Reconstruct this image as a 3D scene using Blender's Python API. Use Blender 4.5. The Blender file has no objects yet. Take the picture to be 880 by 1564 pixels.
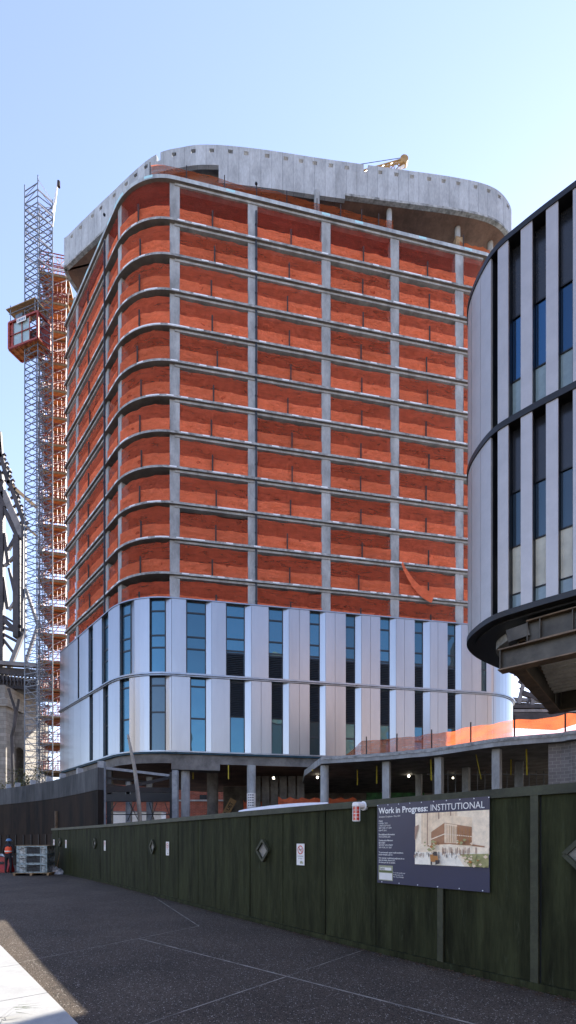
import bpy, bmesh, math, random
import numpy as np
from mathutils import Vector, Matrix
random.seed(7)
R = math.radians
scene = bpy.context.scene
COL = scene.collection
F = 739.0; CX = 440.0; HY = 1283.0; CZ = 1.75     # camera of the photograph, in its pixels

# ------------------------------------------------------------------ placing helpers
def P(px, y, Y):            # a point seen at a pixel, at distance Y
    return Vector(((px-CX)/F*Y, Y, CZ+(HY-y)/F*Y))
def Q(px, y, z):            # a point seen at a pixel, at height z
    Y = F*(z-CZ)/(HY-y)
    return Vector(((px-CX)/F*Y, Y, z))
def pxof(x, y): return CX+F*x/y

# ------------------------------------------------------------------ materials
MATS = {}
def nodes_of(name):
    m = bpy.data.materials.new(name); m.use_nodes = True
    nt = m.node_tree
    for n in list(nt.nodes): nt.nodes.remove(n)
    out = nt.nodes.new('ShaderNodeOutputMaterial')
    MATS[name] = m
    return m, nt, out
def N(nt, t, **kw):
    n = nt.nodes.new(t)
    for k, v in kw.items():
        if k in n.inputs: n.inputs[k].default_value = v
        else: setattr(n, k, v)
    return n
def coords(nt, stretch=(1,1,1)):
    tc = N(nt, 'ShaderNodeTexCoord'); mp = N(nt, 'ShaderNodeMapping')
    mp.inputs['Scale'].default_value = stretch
    nt.links.new(tc.outputs['Object'], mp.inputs['Vector'])
    return mp.outputs['Vector']
def mix_rgb(nt, fac, a, b, mode='MIX'):
    n = N(nt, 'ShaderNodeMix', data_type='RGBA', blend_type=mode)
    for s, v in ((0, fac), (6, a), (7, b)):
        if hasattr(v, 'links'): nt.links.new(v, n.inputs[s])
        elif v is not None:
            n.inputs[s].default_value = v if s == 0 else (*v, 1) if len(v) == 3 else v
    return n.outputs[2]
def M(name, col, rough=.8, metal=0., var=.2, scale=2., bump=0., bscale=30., stretch=(1,1,1), spec=.4, col2=None, det=.5, coat=0.):
    m, nt, out = nodes_of(name)
    b = N(nt, 'ShaderNodeBsdfPrincipled')
    b.inputs['Roughness'].default_value = rough; b.inputs['Metallic'].default_value = metal
    b.inputs['Specular IOR Level'].default_value = spec
    if coat: b.inputs['Coat Weight'].default_value = coat
    v = coords(nt, stretch)
    n1 = N(nt, 'ShaderNodeTexNoise', Scale=scale, Detail=6., Roughness=.62)
    nt.links.new(v, n1.inputs['Vector'])
    rp = N(nt, 'ShaderNodeValToRGB')
    rp.color_ramp.elements[0].position = .32; rp.color_ramp.elements[1].position = .7
    c = Vector(col[:3]); c2 = Vector(col2) if col2 else c*(1-2*var)
    rp.color_ramp.elements[0].color = (*c2, 1); rp.color_ramp.elements[1].color = (*(c*(1+var*.6)), 1)
    nt.links.new(n1.outputs['Fac'], rp.inputs['Fac'])
    cc = rp.outputs['Color']
    n2 = N(nt, 'ShaderNodeTexNoise', Scale=scale*9, Detail=4.)
    nt.links.new(v, n2.inputs['Vector'])
    mr = N(nt, 'ShaderNodeMapRange'); mr.inputs['To Min'].default_value = 1-det*.35; mr.inputs['To Max'].default_value = 1+det*.35
    nt.links.new(n2.outputs['Fac'], mr.inputs['Value'])
    cc = mix_rgb(nt, 1., cc, mr.outputs['Result'], 'MULTIPLY')
    nt.links.new(cc, b.inputs['Base Color'])
    if bump:
        n3 = N(nt, 'ShaderNodeTexNoise', Scale=bscale, Detail=5.)
        nt.links.new(v, n3.inputs['Vector'])
        bp = N(nt, 'ShaderNodeBump', Strength=bump, Distance=.05)
        nt.links.new(n3.outputs['Fac'], bp.inputs['Height']); nt.links.new(bp.outputs['Normal'], b.inputs['Normal'])
    nt.links.new(b.outputs['BSDF'], out.inputs['Surface'])
    m['bsdf'] = b.name; m['colout'] = 1
    return m
def seams(name, col, seam_u, rough=.85, depth=.55, z_seam=None, width=.02, **kw):
    """concrete / boards with joints at every seam_u along the UV's first axis"""
    m = M(name, col, rough, **kw); nt = m.node_tree
    b = nt.nodes[m['bsdf']]
    src = b.inputs['Base Color'].links[0].from_socket
    uv = N(nt, 'ShaderNodeUVMap'); sp = N(nt, 'ShaderNodeSeparateXYZ'); nt.links.new(uv.outputs['UV'], sp.inputs[0])
    def line(sock, pitch):
        a = N(nt, 'ShaderNodeMath', operation='DIVIDE'); nt.links.new(sock, a.inputs[0]); a.inputs[1].default_value = pitch
        f = N(nt, 'ShaderNodeMath', operation='FRACT'); nt.links.new(a.outputs[0], f.inputs[0])
        l = N(nt, 'ShaderNodeMath', operation='LESS_THAN'); nt.links.new(f.outputs[0], l.inputs[0]); l.inputs[1].default_value = width/pitch
        return l.outputs[0], a.outputs[0]
    l, a = line(sp.outputs['X'], seam_u)
    fl = N(nt, 'ShaderNodeMath', operation='FLOOR'); nt.links.new(a, fl.inputs[0])
    wn = N(nt, 'ShaderNodeTexWhiteNoise', noise_dimensions='1D'); nt.links.new(fl.outputs[0], wn.inputs['W'])
    mr = N(nt, 'ShaderNodeMapRange'); mr.inputs['To Min'].default_value = .86; mr.inputs['To Max'].default_value = 1.08
    nt.links.new(wn.outputs['Value'], mr.inputs['Value'])
    c1 = mix_rgb(nt, 1., src, mr.outputs['Result'], 'MULTIPLY')
    if z_seam:
        l2, _ = line(sp.outputs['Y'], z_seam)
        mx = N(nt, 'ShaderNodeMath', operation='MAXIMUM'); nt.links.new(l, mx.inputs[0]); nt.links.new(l2, mx.inputs[1]); l = mx.outputs[0]
    c2 = mix_rgb(nt, 1., c1, (1-depth,)*3, 'MULTIPLY')
    nt.links.new(mix_rgb(nt, l, c1, c2), b.inputs['Base Color'])
    return m
def net_mat(name, col, clear=.15, trans=.5, var=.35):
    m, nt, out = nodes_of(name)
    v = coords(nt)
    n1 = N(nt, 'ShaderNodeTexNoise', Scale=1.3, Detail=7., Roughness=.65); nt.links.new(v, n1.inputs['Vector'])
    c = Vector(col)
    cc = mix_rgb(nt, n1.outputs['Fac'], c*(1-var), c*(1+var*.6))
    n5 = N(nt, 'ShaderNodeTexNoise', Scale=14., Detail=3.); nt.links.new(coords(nt, (1,1,3.)), n5.inputs['Vector'])
    mr5 = N(nt, 'ShaderNodeMapRange'); mr5.inputs['From Min'].default_value = .3; mr5.inputs['From Max'].default_value = .7; mr5.inputs['To Min'].default_value = .86; mr5.inputs['To Max'].default_value = 1.08
    nt.links.new(n5.outputs['Fac'], mr5.inputs['Value']); cc = mix_rgb(nt, 1., cc, mr5.outputs['Result'], 'MULTIPLY')
    oi = N(nt, 'ShaderNodeObjectInfo'); ro = N(nt, 'ShaderNodeMapRange'); ro.inputs['To Min'].default_value = .78; ro.inputs['To Max'].default_value = 1.08; nt.links.new(oi.outputs['Random'], ro.inputs['Value'])
    cc = mix_rgb(nt, 1., cc, ro.outputs['Result'], 'MULTIPLY')
    d = N(nt, 'ShaderNodeBsdfDiffuse'); t = N(nt, 'ShaderNodeBsdfTranslucent'); g = N(nt, 'ShaderNodeBsdfTransparent')
    n3 = N(nt, 'ShaderNodeTexNoise', Scale=2.6, Detail=8., Roughness=.65, Distortion=1.6); nt.links.new(coords(nt, (.9,.9,1.4)), n3.inputs['Vector'])
    bp = N(nt, 'ShaderNodeBump', Strength=1., Distance=.4); nt.links.new(n3.outputs['Fac'], bp.inputs['Height'])
    nt.links.new(bp.outputs['Normal'], d.inputs['Normal'])
    nt.links.new(cc, d.inputs['Color']); nt.links.new(cc, t.inputs['Color'])
    m1 = N(nt, 'ShaderNodeMixShader', Fac=trans); nt.links.new(d.outputs[0], m1.inputs[1]); nt.links.new(t.outputs[0], m1.inputs[2])
    m2 = N(nt, 'ShaderNodeMixShader', Fac=clear)
    n6 = N(nt, 'ShaderNodeTexNoise', Scale=1.1, Detail=6., Roughness=.6, Distortion=1.); nt.links.new(coords(nt, (.6,.6,2.6)), n6.inputs['Vector'])
    mr6 = N(nt, 'ShaderNodeMapRange'); mr6.inputs['From Min'].default_value = .38; mr6.inputs['From Max'].default_value = .68; mr6.inputs['To Min'].default_value = max(0, clear-.08); mr6.inputs['To Max'].default_value = clear+.13
    nt.links.new(n6.outputs['Fac'], mr6.inputs['Value']); nt.links.new(mr6.outputs['Result'], m2.inputs[0]); nt.links.new(m1.outputs[0], m2.inputs[1]); nt.links.new(g.outputs[0], m2.inputs[2])
    nt.links.new(m2.outputs[0], out.inputs['Surface'])
    return m
def glass_mat(name, tint=(.13,.36,.48), refl=.32, base=(.004,.012,.02), wob=.05):
    m, nt, out = nodes_of(name)
    d = N(nt, 'ShaderNodeBsdfPrincipled'); d.inputs['Base Color'].default_value = (*base, 1); d.inputs['Roughness'].default_value = .3
    g = N(nt, 'ShaderNodeBsdfGlossy')
    oi = N(nt, 'ShaderNodeObjectInfo'); ro = N(nt, 'ShaderNodeMapRange'); ro.inputs['To Min'].default_value = .55; ro.inputs['To Max'].default_value = 1.15; nt.links.new(oi.outputs['Random'], ro.inputs['Value'])
    nt.links.new(mix_rgb(nt, 1., tint, ro.outputs['Result'], 'MULTIPLY'), g.inputs['Color']); g.inputs['Color'].default_value = (*tint, 1); g.inputs['Roughness'].default_value = .015
    n = N(nt, 'ShaderNodeTexNoise', Scale=.6, Detail=1.); nt.links.new(coords(nt), n.inputs['Vector'])
    bp = N(nt, 'ShaderNodeBump', Strength=wob, Distance=.3); nt.links.new(n.outputs['Fac'], bp.inputs['Height']); nt.links.new(bp.outputs['Normal'], g.inputs['Normal'])
    lw = N(nt, 'ShaderNodeLayerWeight', Blend=.35)
    mr = N(nt, 'ShaderNodeMapRange'); mr.inputs['To Min'].default_value = refl; mr.inputs['To Max'].default_value = 1.
    nt.links.new(lw.outputs['Fresnel'], mr.inputs['Value'])
    mx = N(nt, 'ShaderNodeMixShader'); nt.links.new(mr.outputs['Result'], mx.inputs[0]); nt.links.new(d.outputs[0], mx.inputs[1]); nt.links.new(g.outputs[0], mx.inputs[2])
    nt.links.new(mx.outputs[0], out.inputs['Surface'])
    return m
def brick_mat(name, c1, c2, mortar, scale=1., bw=.22, rh=.075, ms=.01, axis='XZ'):
    m, nt, out = nodes_of(name)
    b = N(nt, 'ShaderNodeBsdfPrincipled', Roughness=.9)
    uv = N(nt, 'ShaderNodeUVMap')
    t = N(nt, 'ShaderNodeTexBrick', Scale=scale); t.inputs['Color1'].default_value = (*c1,1); t.inputs['Color2'].default_value = (*c2,1); t.inputs['Mortar'].default_value = (*mortar,1)
    t.inputs['Mortar Size'].default_value = ms; t.inputs['Brick Width'].default_value = bw; t.inputs['Row Height'].default_value = rh
    nt.links.new(uv.outputs['UV'], t.inputs['Vector'])
    n = N(nt, 'ShaderNodeTexNoise', Scale=.9, Detail=6.); nt.links.new(coords(nt), n.inputs['Vector'])
    mr = N(nt, 'ShaderNodeMapRange'); mr.inputs['To Min'].default_value = .55; mr.inputs['To Max'].default_value = 1.4
    nt.links.new(n.outputs['Fac'], mr.inputs['Value'])
    nt.links.new(mix_rgb(nt, 1., t.outputs['Color'], mr.outputs['Result'], 'MULTIPLY'), b.inputs['Base Color'])
    nt.links.new(b.outputs[0], out.inputs['Surface'])
    return m
def emit_mat(name, col, s):
    m, nt, out = nodes_of(name)
    e = N(nt, 'ShaderNodeEmission', Strength=s); e.inputs['Color'].default_value = (*col, 1); nt.links.new(e.outputs[0], out.inputs['Surface'])
    return m

M('concrete', (.35,.37,.385), var=.22, scale=1.1, stretch=(1,1,.4), det=.7, bump=.15, bscale=12)
seams('concrete_boards', (.40,.43,.46), 1.02, var=.15, scale=.9, det=.8, stretch=(1,1,.35), bump=.15, bscale=10, width=.03)
M('concrete_edge', (.36,.375,.38), var=.35, scale=2.2, bump=.2, bscale=12)
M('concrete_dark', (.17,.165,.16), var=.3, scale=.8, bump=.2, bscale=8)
M('formwork_edge', (.36,.40,.42), var=.5, scale=.55, col2=(.20,.22,.24), stretch=(1.5,1.5,.2))
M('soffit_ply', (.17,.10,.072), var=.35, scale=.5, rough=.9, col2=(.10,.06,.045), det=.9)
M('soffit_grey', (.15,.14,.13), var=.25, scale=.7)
net_mat('orange_net', (.84,.165,.085), clear=.40, trans=.15)
net_mat('orange_net_thin', (.55,.08,.05), clear=.52, trans=.2, var=.2)
net_mat('orange_net_band', (.95,.225,.11), clear=.03, trans=.08, var=.22)
net_mat('barrier_net', (.72,.17,.06), clear=.36, trans=.6, var=.2)
M('dark_post', (.035,.025,.025), rough=.7)
M('pipe_black', (.02,.025,.035), rough=.45)
M('galvanised', (.19,.215,.25), rough=.5, metal=.4, var=.2, scale=3)
M('white_steel', (.70,.70,.70), rough=.5, metal=.1, var=.1)
M('red_paint', (.30,.05,.035), rough=.5, var=.25, scale=3)
M('orange_ply', (.55,.22,.075), rough=.85, var=.35, scale=1.2, stretch=(1,3,1))
M('tan_timber', (.32,.22,.12), rough=.85, var=.25, scale=3)
M('clip_white', (.70,.74,.78), rough=.5, var=.1)
M('clad_metal', (.36,.37,.39), rough=.30, metal=.92, var=.06, scale=.5, stretch=(1,1,.15), det=.12, spec=.5)
M('clad_trim', (.30,.33,.38), rough=.3, metal=.8, var=.1)
M('blue_membrane', (.03,.10,.17), rough=.6)
M('frame_dark', (.012,.02,.03), rough=.35)
M('interior_dark', (.015,.016,.018), rough=.9)
glass_mat('glass_blue')
glass_mat('glass_dim', tint=(.30,.5,.6), refl=.07)
glass_mat('glass_office', tint=(.07,.22,.40), refl=.42, base=(.004,.01,.02))
M('pale_glass', (.30,.40,.42), rough=.08, var=.1, scale=.8, spec=.8)
M('sunlit_interior', (.80,.76,.62), rough=.25, var=.15, scale=.6)  # sunlight on the wall inside, put into a cream pane colour
M('spandrel', (.024,.025,.029), rough=.2, var=.1, spec=.6)
M('fin_grey', (.42,.405,.405), rough=.38, metal=.35, var=.05, scale=2, det=.1)
M('black_metal', (.012,.012,.014), rough=.4, var=.2)
M('girder_steel', (.085,.075,.06), rough=.42, metal=.4, var=.3, scale=1.4)
M('girder_flange', (.20,.14,.09), rough=.6, var=.3, scale=2)
M('deck_pale', (.78,.78,.75), rough=.5, metal=.2, var=.12)
M('steel_black', (.018,.018,.02), rough=.55)
M('steel_grey', (.30,.32,.34), rough=.6, var=.2)
def fence_wood():
    m = M('fence_green', (.033,.037,.017), rough=.75, var=.35, scale=1.6, stretch=(3,3,.35), bump=.25, bscale=14, col2=(.0125,.0135,.007), det=1.1, spec=.08)
fence_wood()
def scuffs():
    m = MATS['fence_green']; nt = m.node_tree; b = nt.nodes[m['bsdf']]; src = b.inputs['Base Color'].links[0].from_socket
    n = N(nt, 'ShaderNodeTexNoise', Scale=5., Detail=9., Roughness=.75, Distortion=.6); nt.links.new(coords(nt, (2.2,2.2,.5)), n.inputs['Vector'])
    n2 = N(nt, 'ShaderNodeTexNoise', Scale=.8, Detail=2.); nt.links.new(coords(nt), n2.inputs['Vector'])
    r = N(nt, 'ShaderNodeMapRange'); r.inputs['From Min'].default_value = .56; r.inputs['From Max'].default_value = .72; r.inputs['To Max'].default_value = .75; nt.links.new(n.outputs['Fac'], r.inputs['Value'])
    mu = N(nt, 'ShaderNodeMath', operation='MULTIPLY'); nt.links.new(r.outputs['Result'], mu.inputs[0]); nt.links.new(n2.outputs['Fac'], mu.inputs[1])
    nt.links.new(mix_rgb(nt, mu.outputs[0], src, (.075,.09,.055)), b.inputs['Base Color'])
scuffs()
M('fence_trim', (.044,.048,.026), rough=.6, var=.3, scale=3, bump=.15, det=.8)
M('sign_navy', (.028,.034,.075), rough=.3, var=.06, scale=2, spec=.5, det=.05)
M('paper_white', (.72,.70,.68), rough=.5, var=.06)
M('ink_white', (.78,.78,.76), rough=.5, var=.02, det=.02)
M('ink_red', (.55,.06,.04), rough=.5, var=.05)
M('ink_black', (.03,.03,.03), rough=.5, var=.05)
M('permit_olive', (.34,.35,.22), rough=.5, var=.15)
M('permit_dark', (.10,.13,.05), rough=.5, var=.1)
for nm, c in (('print_sky',(.92,.76,.56)),('print_tower',(.82,.63,.43)),('print_stripe',(.40,.25,.18)),('print_brown',(.42,.21,.11)),('print_light',(.90,.70,.48)),
              ('print_ground',(.95,.88,.74)),('print_green',(.38,.36,.16)),('print_dark',(.06,.05,.05)),('print_orange',(.45,.2,.06)),('print_cream',(.95,.80,.60))):
    M(nm, c, rough=.35, var=.10, scale=14, det=.4)
M('lens_red', (.55,.02,.015), rough=.15, var=.2, spec=.7)
M('pewter_pane', (.20,.19,.175), rough=.35, var=.15, scale=12)
M('wall_ply_upper', (.085,.092,.10), rough=.7, var=.4, scale=1.3, stretch=(1,1,.3), bump=.2)
seams('wall_ply_lower', (.030,.020,.014), 1.22, rough=.8, spec=.08, var=.45, scale=1.1, stretch=(1,1,.25), col2=(.010,.010,.0105), width=.03)
seams('wall_ply_upper_s', (.085,.087,.09), 1.22, rough=.75, spec=.12, var=.35, scale=1.1, stretch=(1,1,.3), col2=(.03,.034,.039), width=.03)
M('barrier_red', (.30,.014,.012), rough=.45, var=.15)
M('crate_steel', (.22,.28,.32), rough=.35, metal=.5, var=.35, scale=6)
M('crate_wrap', (.34,.40,.42), rough=.2, var=.4, scale=8, spec=.7)
M('crate_dark', (.03,.035,.04), rough=.6, var=.5, scale=9)
M('plastic_sheet', (.50,.53,.55), rough=.25, var=.35, scale=7, spec=.6)
M('vest_orange', (.85,.10,.03), rough=.7, var=.1)
M('vest_stripe', (.75,.72,.65), rough=.4)
M('dark_cloth', (.022,.022,.028), rough=.9)
M('skin_tone', (.16,.085,.055), rough=.6)
M('helmet_blue', (.08,.18,.32), rough=.35)
M('granite_white', (.34,.34,.33), rough=.6, var=.08, scale=6, det=.4)
M('joint_dark', (.05,.05,.05), rough=.9)
M('joint_light', (.36,.32,.27), rough=.9, var=.35, scale=3)
M('bridge_steel', (.052,.043,.045), rough=.6, var=.35, scale=.35)
M('bridge_pale', (.20,.185,.185), rough=.6, var=.25, scale=.5)
M('bridge_tan', (.48,.32,.16), rough=.6, var=.2, scale=.5)
brick_mat('pier_stone', (.27,.25,.225), (.19,.175,.155), (.14,.12,.10), bw=1.6, rh=.75, ms=.03)
brick_mat('red_brick', (.30,.075,.045), (.20,.05,.035), (.22,.15,.12), bw=.22*3, rh=.075*3, ms=.02)
brick_mat('block_grey', (.19,.18,.18), (.15,.14,.14), (.27,.26,.25), bw=.42, rh=.21, ms=.014)
M('bark', (.08,.06,.045), rough=.9, var=.3, scale=8)
M('leaf_yellow', (.16,.155,.03), rough=.6, var=.35, scale=2)
M('leaf_green', (.055,.08,.022), rough=.6, var=.35, scale=2)
M('crane_yellow', (.38,.24,.09), rough=.5, var=.2)
M('lamp_pole', (.30,.28,.25), rough=.5, metal=.2)
M('strap_yellow', (.45,.36,.02), rough=.6)
M('white_cover', (.80,.80,.80), rough=.6, var=.06, scale=2)
M('dirt', (.34,.31,.27), rough=.95, var=.3, scale=.5)  # paled so the open ground bounces light onto the tower
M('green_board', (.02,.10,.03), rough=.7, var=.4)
emit_mat('lamp_glow', (1.,.9,.72), 7.)
def asphalt():
    m = M('asphalt', (.078,.061,.047), rough=.85, var=.25, scale=.55, bump=.5, bscale=90, det=.4, spec=.2, col2=(.050,.040,.032))
    nt = m.node_tree; b = nt.nodes[m['bsdf']]; src = b.inputs['Base Color'].links[0].from_socket
    v = coords(nt)
    vo = N(nt, 'ShaderNodeTexVoronoi', Scale=48.); nt.links.new(v, vo.inputs['Vector'])
    sp = N(nt, 'ShaderNodeSeparateXYZ'); nt.links.new(vo.outputs['Color'], sp.inputs[0])
    g = N(nt, 'ShaderNodeMath', operation='GREATER_THAN'); nt.links.new(sp.outputs['X'], g.inputs[0]); g.inputs[1].default_value = .82
    l = N(nt, 'ShaderNodeMath', operation='LESS_THAN'); nt.links.new(vo.outputs['Distance'], l.inputs[0]); l.inputs[1].default_value = .34
    a = N(nt, 'ShaderNodeMath', operation='MULTIPLY'); nt.links.new(g.outputs[0], a.inputs[0]); nt.links.new(l.outputs[0], a.inputs[1])
    vo2 = N(nt, 'ShaderNodeTexVoronoi', Scale=110.); nt.links.new(v, vo2.inputs['Vector'])
    sp2 = N(nt, 'ShaderNodeSeparateXYZ'); nt.links.new(vo2.outputs['Color'], sp2.inputs[0])
    mr = N(nt, 'ShaderNodeMapRange'); mr.inputs['To Min'].default_value = .3; mr.inputs['To Max'].default_value = 1.9; nt.links.new(sp2.outputs['Y'], mr.inputs['Value'])
    c = mix_rgb(nt, 1., src, mr.outputs['Result'], 'MULTIPLY')
    nt.links.new(mix_rgb(nt, a.outputs[0], c, (.34,.31,.27)), b.inputs['Base Color'])
asphalt()

def clips(name, base, vmin, frac, cell, light):
    m = MATS[base].copy(); m.name = name; MATS[name] = m; nt = m.node_tree; b = nt.nodes[m['bsdf']]
    src = b.inputs['Base Color'].links[0].from_socket
    uv = N(nt, 'ShaderNodeUVMap'); sp = N(nt, 'ShaderNodeSeparateXYZ'); nt.links.new(uv.outputs['UV'], sp.inputs[0])
    oi = N(nt, 'ShaderNodeObjectInfo')
    a = N(nt, 'ShaderNodeMath', operation='MULTIPLY_ADD'); nt.links.new(sp.outputs['X'], a.inputs[0]); a.inputs[1].default_value = 1/cell; nt.links.new(oi.outputs['Random'], a.inputs[2])
    fl = N(nt, 'ShaderNodeMath', operation='FLOOR'); nt.links.new(a.outputs[0], fl.inputs[0])
    ad = N(nt, 'ShaderNodeMath', operation='MULTIPLY_ADD'); nt.links.new(oi.outputs['Random'], ad.inputs[0]); ad.inputs[1].default_value = 977.; nt.links.new(fl.outputs[0], ad.inputs[2])
    wn = N(nt, 'ShaderNodeTexWhiteNoise', noise_dimensions='1D'); nt.links.new(ad.outputs[0], wn.inputs['W'])
    g = N(nt, 'ShaderNodeMath', operation='LESS_THAN'); nt.links.new(wn.outputs['Value'], g.inputs[0]); g.inputs[1].default_value = frac
    v = N(nt, 'ShaderNodeMath', operation='GREATER_THAN'); nt.links.new(sp.outputs['Y'], v.inputs[0]); v.inputs[1].default_value = vmin
    mu = N(nt, 'ShaderNodeMath', operation='MULTIPLY'); nt.links.new(g.outputs[0], mu.inputs[0]); nt.links.new(v.outputs[0], mu.inputs[1])
    nt.links.new(mix_rgb(nt, mu.outputs[0], src, light), b.inputs['Base Color'])
clips('slab_edge', 'concrete_edge', .09, .34, .62, (.68,.72,.76)); clips('slab_edge_top', 'formwork_edge', .12, .25, .8, (.36,.60,.66))

# ------------------------------------------------------------------ mesh building
ORG = {}
class MB:
    def __init__(s): s.v = []; s.f = []; s.uv = []; s.mi = []
    def face(s, pts, uvs=None, mi=0):
        i = len(s.v); s.v += [tuple(p) for p in pts]; s.f.append(tuple(range(i, i+len(pts))))
        s.uv.append(uvs if uvs else [(p[0]+p[1]*.3, p[2]) for p in pts]); s.mi.append(mi)
    def box(s, c, size, rz=0, mi=0, ux=None):
        c = Vector(c); a = Vector((math.cos(rz), math.sin(rz), 0)); b = Vector((-a.y, a.x, 0)); k = Vector((0,0,1))
        s.obox(c, a*size[0]/2, b*size[1]/2, k*size[2]/2, mi)
    def obox(s, c, a, b, k, mi=0):
        p = [c+a*i+b*j+k*l for i in (-1,1) for j in (-1,1) for l in (-1,1)]
        la, lb, lk = a.length*2, b.length*2, k.length*2
        for q, (w, h) in (((0,1,3,2),(lb,lk)),((4,6,7,5),(lb,lk)),((0,4,5,1),(la,lk)),((2,3,7,6),(la,lk)),((0,2,6,4),(lb,la)),((1,5,7,3),(la,lb))):
            pts = [p[i] for i in q]
            s.face(pts, [((x-c).dot(a)/max(a.length,1e-6)+(x-c).dot(b)/max(b.length,1e-6), x.z) for x in pts], mi)
    def bar(s, p0, p1, w, h=None, mi=0, up=None):
        p0 = Vector(p0); p1 = Vector(p1); h = h or w; d = p1-p0
        if d.length < 1e-6: return
        u = Vector(up) if up else Vector((0,0,1))
        if abs(d.normalized().dot(u)) > .98: u = Vector((0,1,0))
        sd = d.cross(u).normalized(); k = sd.cross(d).normalized()
        s.obox((p0+p1)/2, d/2, sd*w/2, k*h/2, mi)
    def tube(s, pts, r, n=8, mi=0, caps=True):
        pts = [Vector(p) for p in pts]; rs = r if isinstance(r, (list, tuple)) else [r]*len(pts)
        rings = []
        for i, p in enumerate(pts):
            d = (pts[min(i+1, len(pts)-1)]-pts[max(i-1, 0)]).normalized()
            u = Vector((0,0,1)) if abs(d.z) < .95 else Vector((0,1,0))
            a = d.cross(u).normalized(); b = a.cross(d)
            rings.append([p+(a*math.cos(2*math.pi*k/n)+b*math.sin(2*math.pi*k/n))*rs[i] for k in range(n)])
        for i in range(len(pts)-1):
            for k in range(n):
                s.face([rings[i][k], rings[i][(k+1)%n], rings[i+1][(k+1)%n], rings[i+1][k]], None, mi)
        if caps: s.face(rings[0][::-1], None, mi); s.face(rings[-1], None, mi)
    def prism(s, poly, z0, z1, mi_side=0, mi_bot=0, mi_top=0):
        L = 0; n = len(poly)
        for i in range(n):
            a, b = poly[i], poly[(i+1) % n]; d = math.hypot(b[0]-a[0], b[1]-a[1])
            s.face([(a[0],a[1],z0),(b[0],b[1],z0),(b[0],b[1],z1),(a[0],a[1],z1)], [(L,0),(L+d,0),(L+d,z1-z0),(L,z1-z0)], mi_side); L += d
        s.face([(p[0],p[1],z0) for p in poly][::-1], [(p[0],p[1]) for p in poly][::-1], mi_bot)
        s.face([(p[0],p[1],z1) for p in poly], [(p[0],p[1]) for p in poly], mi_top)
    def ribbon(s, outer, inner, z0, z1, u0=0, mi=0, mi_bot=None):
        """solid strip following two parallel polylines"""
        L = u0; mb = mi if mi_bot is None else mi_bot
        for i in range(len(outer)-1):
            a, b, c, d = outer[i], outer[i+1], inner[i+1], inner[i]
            e = math.hypot(b[0]-a[0], b[1]-a[1])
            s.face([(*a,z0),(*b,z0),(*b,z1),(*a,z1)], [(L,z0),(L+e,z0),(L+e,z1),(L,z1)], mi)
            s.face([(*c,z0),(*d,z0),(*d,z1),(*c,z1)], [(L+e,z0),(L,z0),(L,z1),(L+e,z1)], mi)
            s.face([(*a,z1),(*b,z1),(*c,z1),(*d,z1)], None, mi)
            s.face([(*d,z0),(*c,z0),(*b,z0),(*a,z0)], None, mb)
            L += e
        for a, d in ((outer[0], inner[0]), (outer[-1], inner[-1])):
            s.face([(*a,z0),(*a,z1),(*d,z1),(*d,z0)], [(0,z0),(0,z1),(.3,z1),(.3,z0)], mi)
    def build(s, name, mats, parent=None, smooth=False, weld=True, **tags):
        if isinstance(mats, str): mats = [mats]
        if parent is not None: o3 = ORG[parent.name]
        else:
            xs = np.array(s.v); lo, hi = xs.min(0), xs.max(0); o3 = Vector(((lo[0]+hi[0])/2, (lo[1]+hi[1])/2, lo[2]))
        me = bpy.data.meshes.new(name)
        me.from_pydata([(v[0]-o3[0], v[1]-o3[1], v[2]-o3[2]) for v in s.v], [], s.f)
        for m in mats: me.materials.append(MATS[m])
        me.polygons.foreach_set('material_index', s.mi)
        uvl = me.uv_layers.new(name='UVMap')
        uvl.data.foreach_set('uv', [c for f in s.uv for p in f for c in (p[0], p[1])])
        bm = bmesh.new(); bm.from_mesh(me)
        if weld: bmesh.ops.remove_doubles(bm, verts=bm.verts, dist=1e-4)
        bmesh.ops.recalc_face_normals(bm, faces=bm.faces)
        if smooth:
            for f in bm.faces: f.smooth = True
        bm.to_mesh(me); bm.free()
        return link(name, me, parent, o3, **tags)
def link(name, me, parent, o3, **tags):
    o = bpy.data.objects.new(name, me); COL.objects.link(o)
    if parent is not None: o.parent = parent
    else: o.location = o3
    ORG[o.name] = Vector(o3)
    for k, v in tags.items(): o[k] = v
    return o
def thing(name, loc, label, category, group=None, rz=0):
    o = bpy.data.objects.new(name, None); COL.objects.link(o); o.location = loc; o.rotation_euler.z = rz
    o.empty_display_size = .2; ORG[o.name] = Vector(loc); o['label'] = label; o['category'] = category
    if group: o['group'] = group
    return o
def copy_tree(o, parent=None):
    c = o.copy(); COL.objects.link(c)
    if parent is not None: c.parent = parent
    for ch in [x for x in bpy.data.objects if x.parent == o]: copy_tree(ch, c)
    return c
def text_bm(bm, body, size, mat4, bold=0., width=None):
    cu = bpy.data.curves.new('lettering', 'FONT'); cu.body = body; cu.size = size; cu.offset = bold; cu.resolution_u = 3
    t = bpy.data.objects.new('lettering', cu); COL.objects.link(t)
    dg = bpy.context.evaluated_depsgraph_get(); dg.update()
    me = bpy.data.meshes.new_from_object(t.evaluated_get(dg))
    if width and len(me.vertices):
        x = max(v.co.x for v in me.vertices)
        for v in me.vertices: v.co.x *= width/x
    me.transform(mat4); bm.from_mesh(me)
    bpy.data.objects.remove(t); bpy.data.meshes.remove(me)
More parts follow.
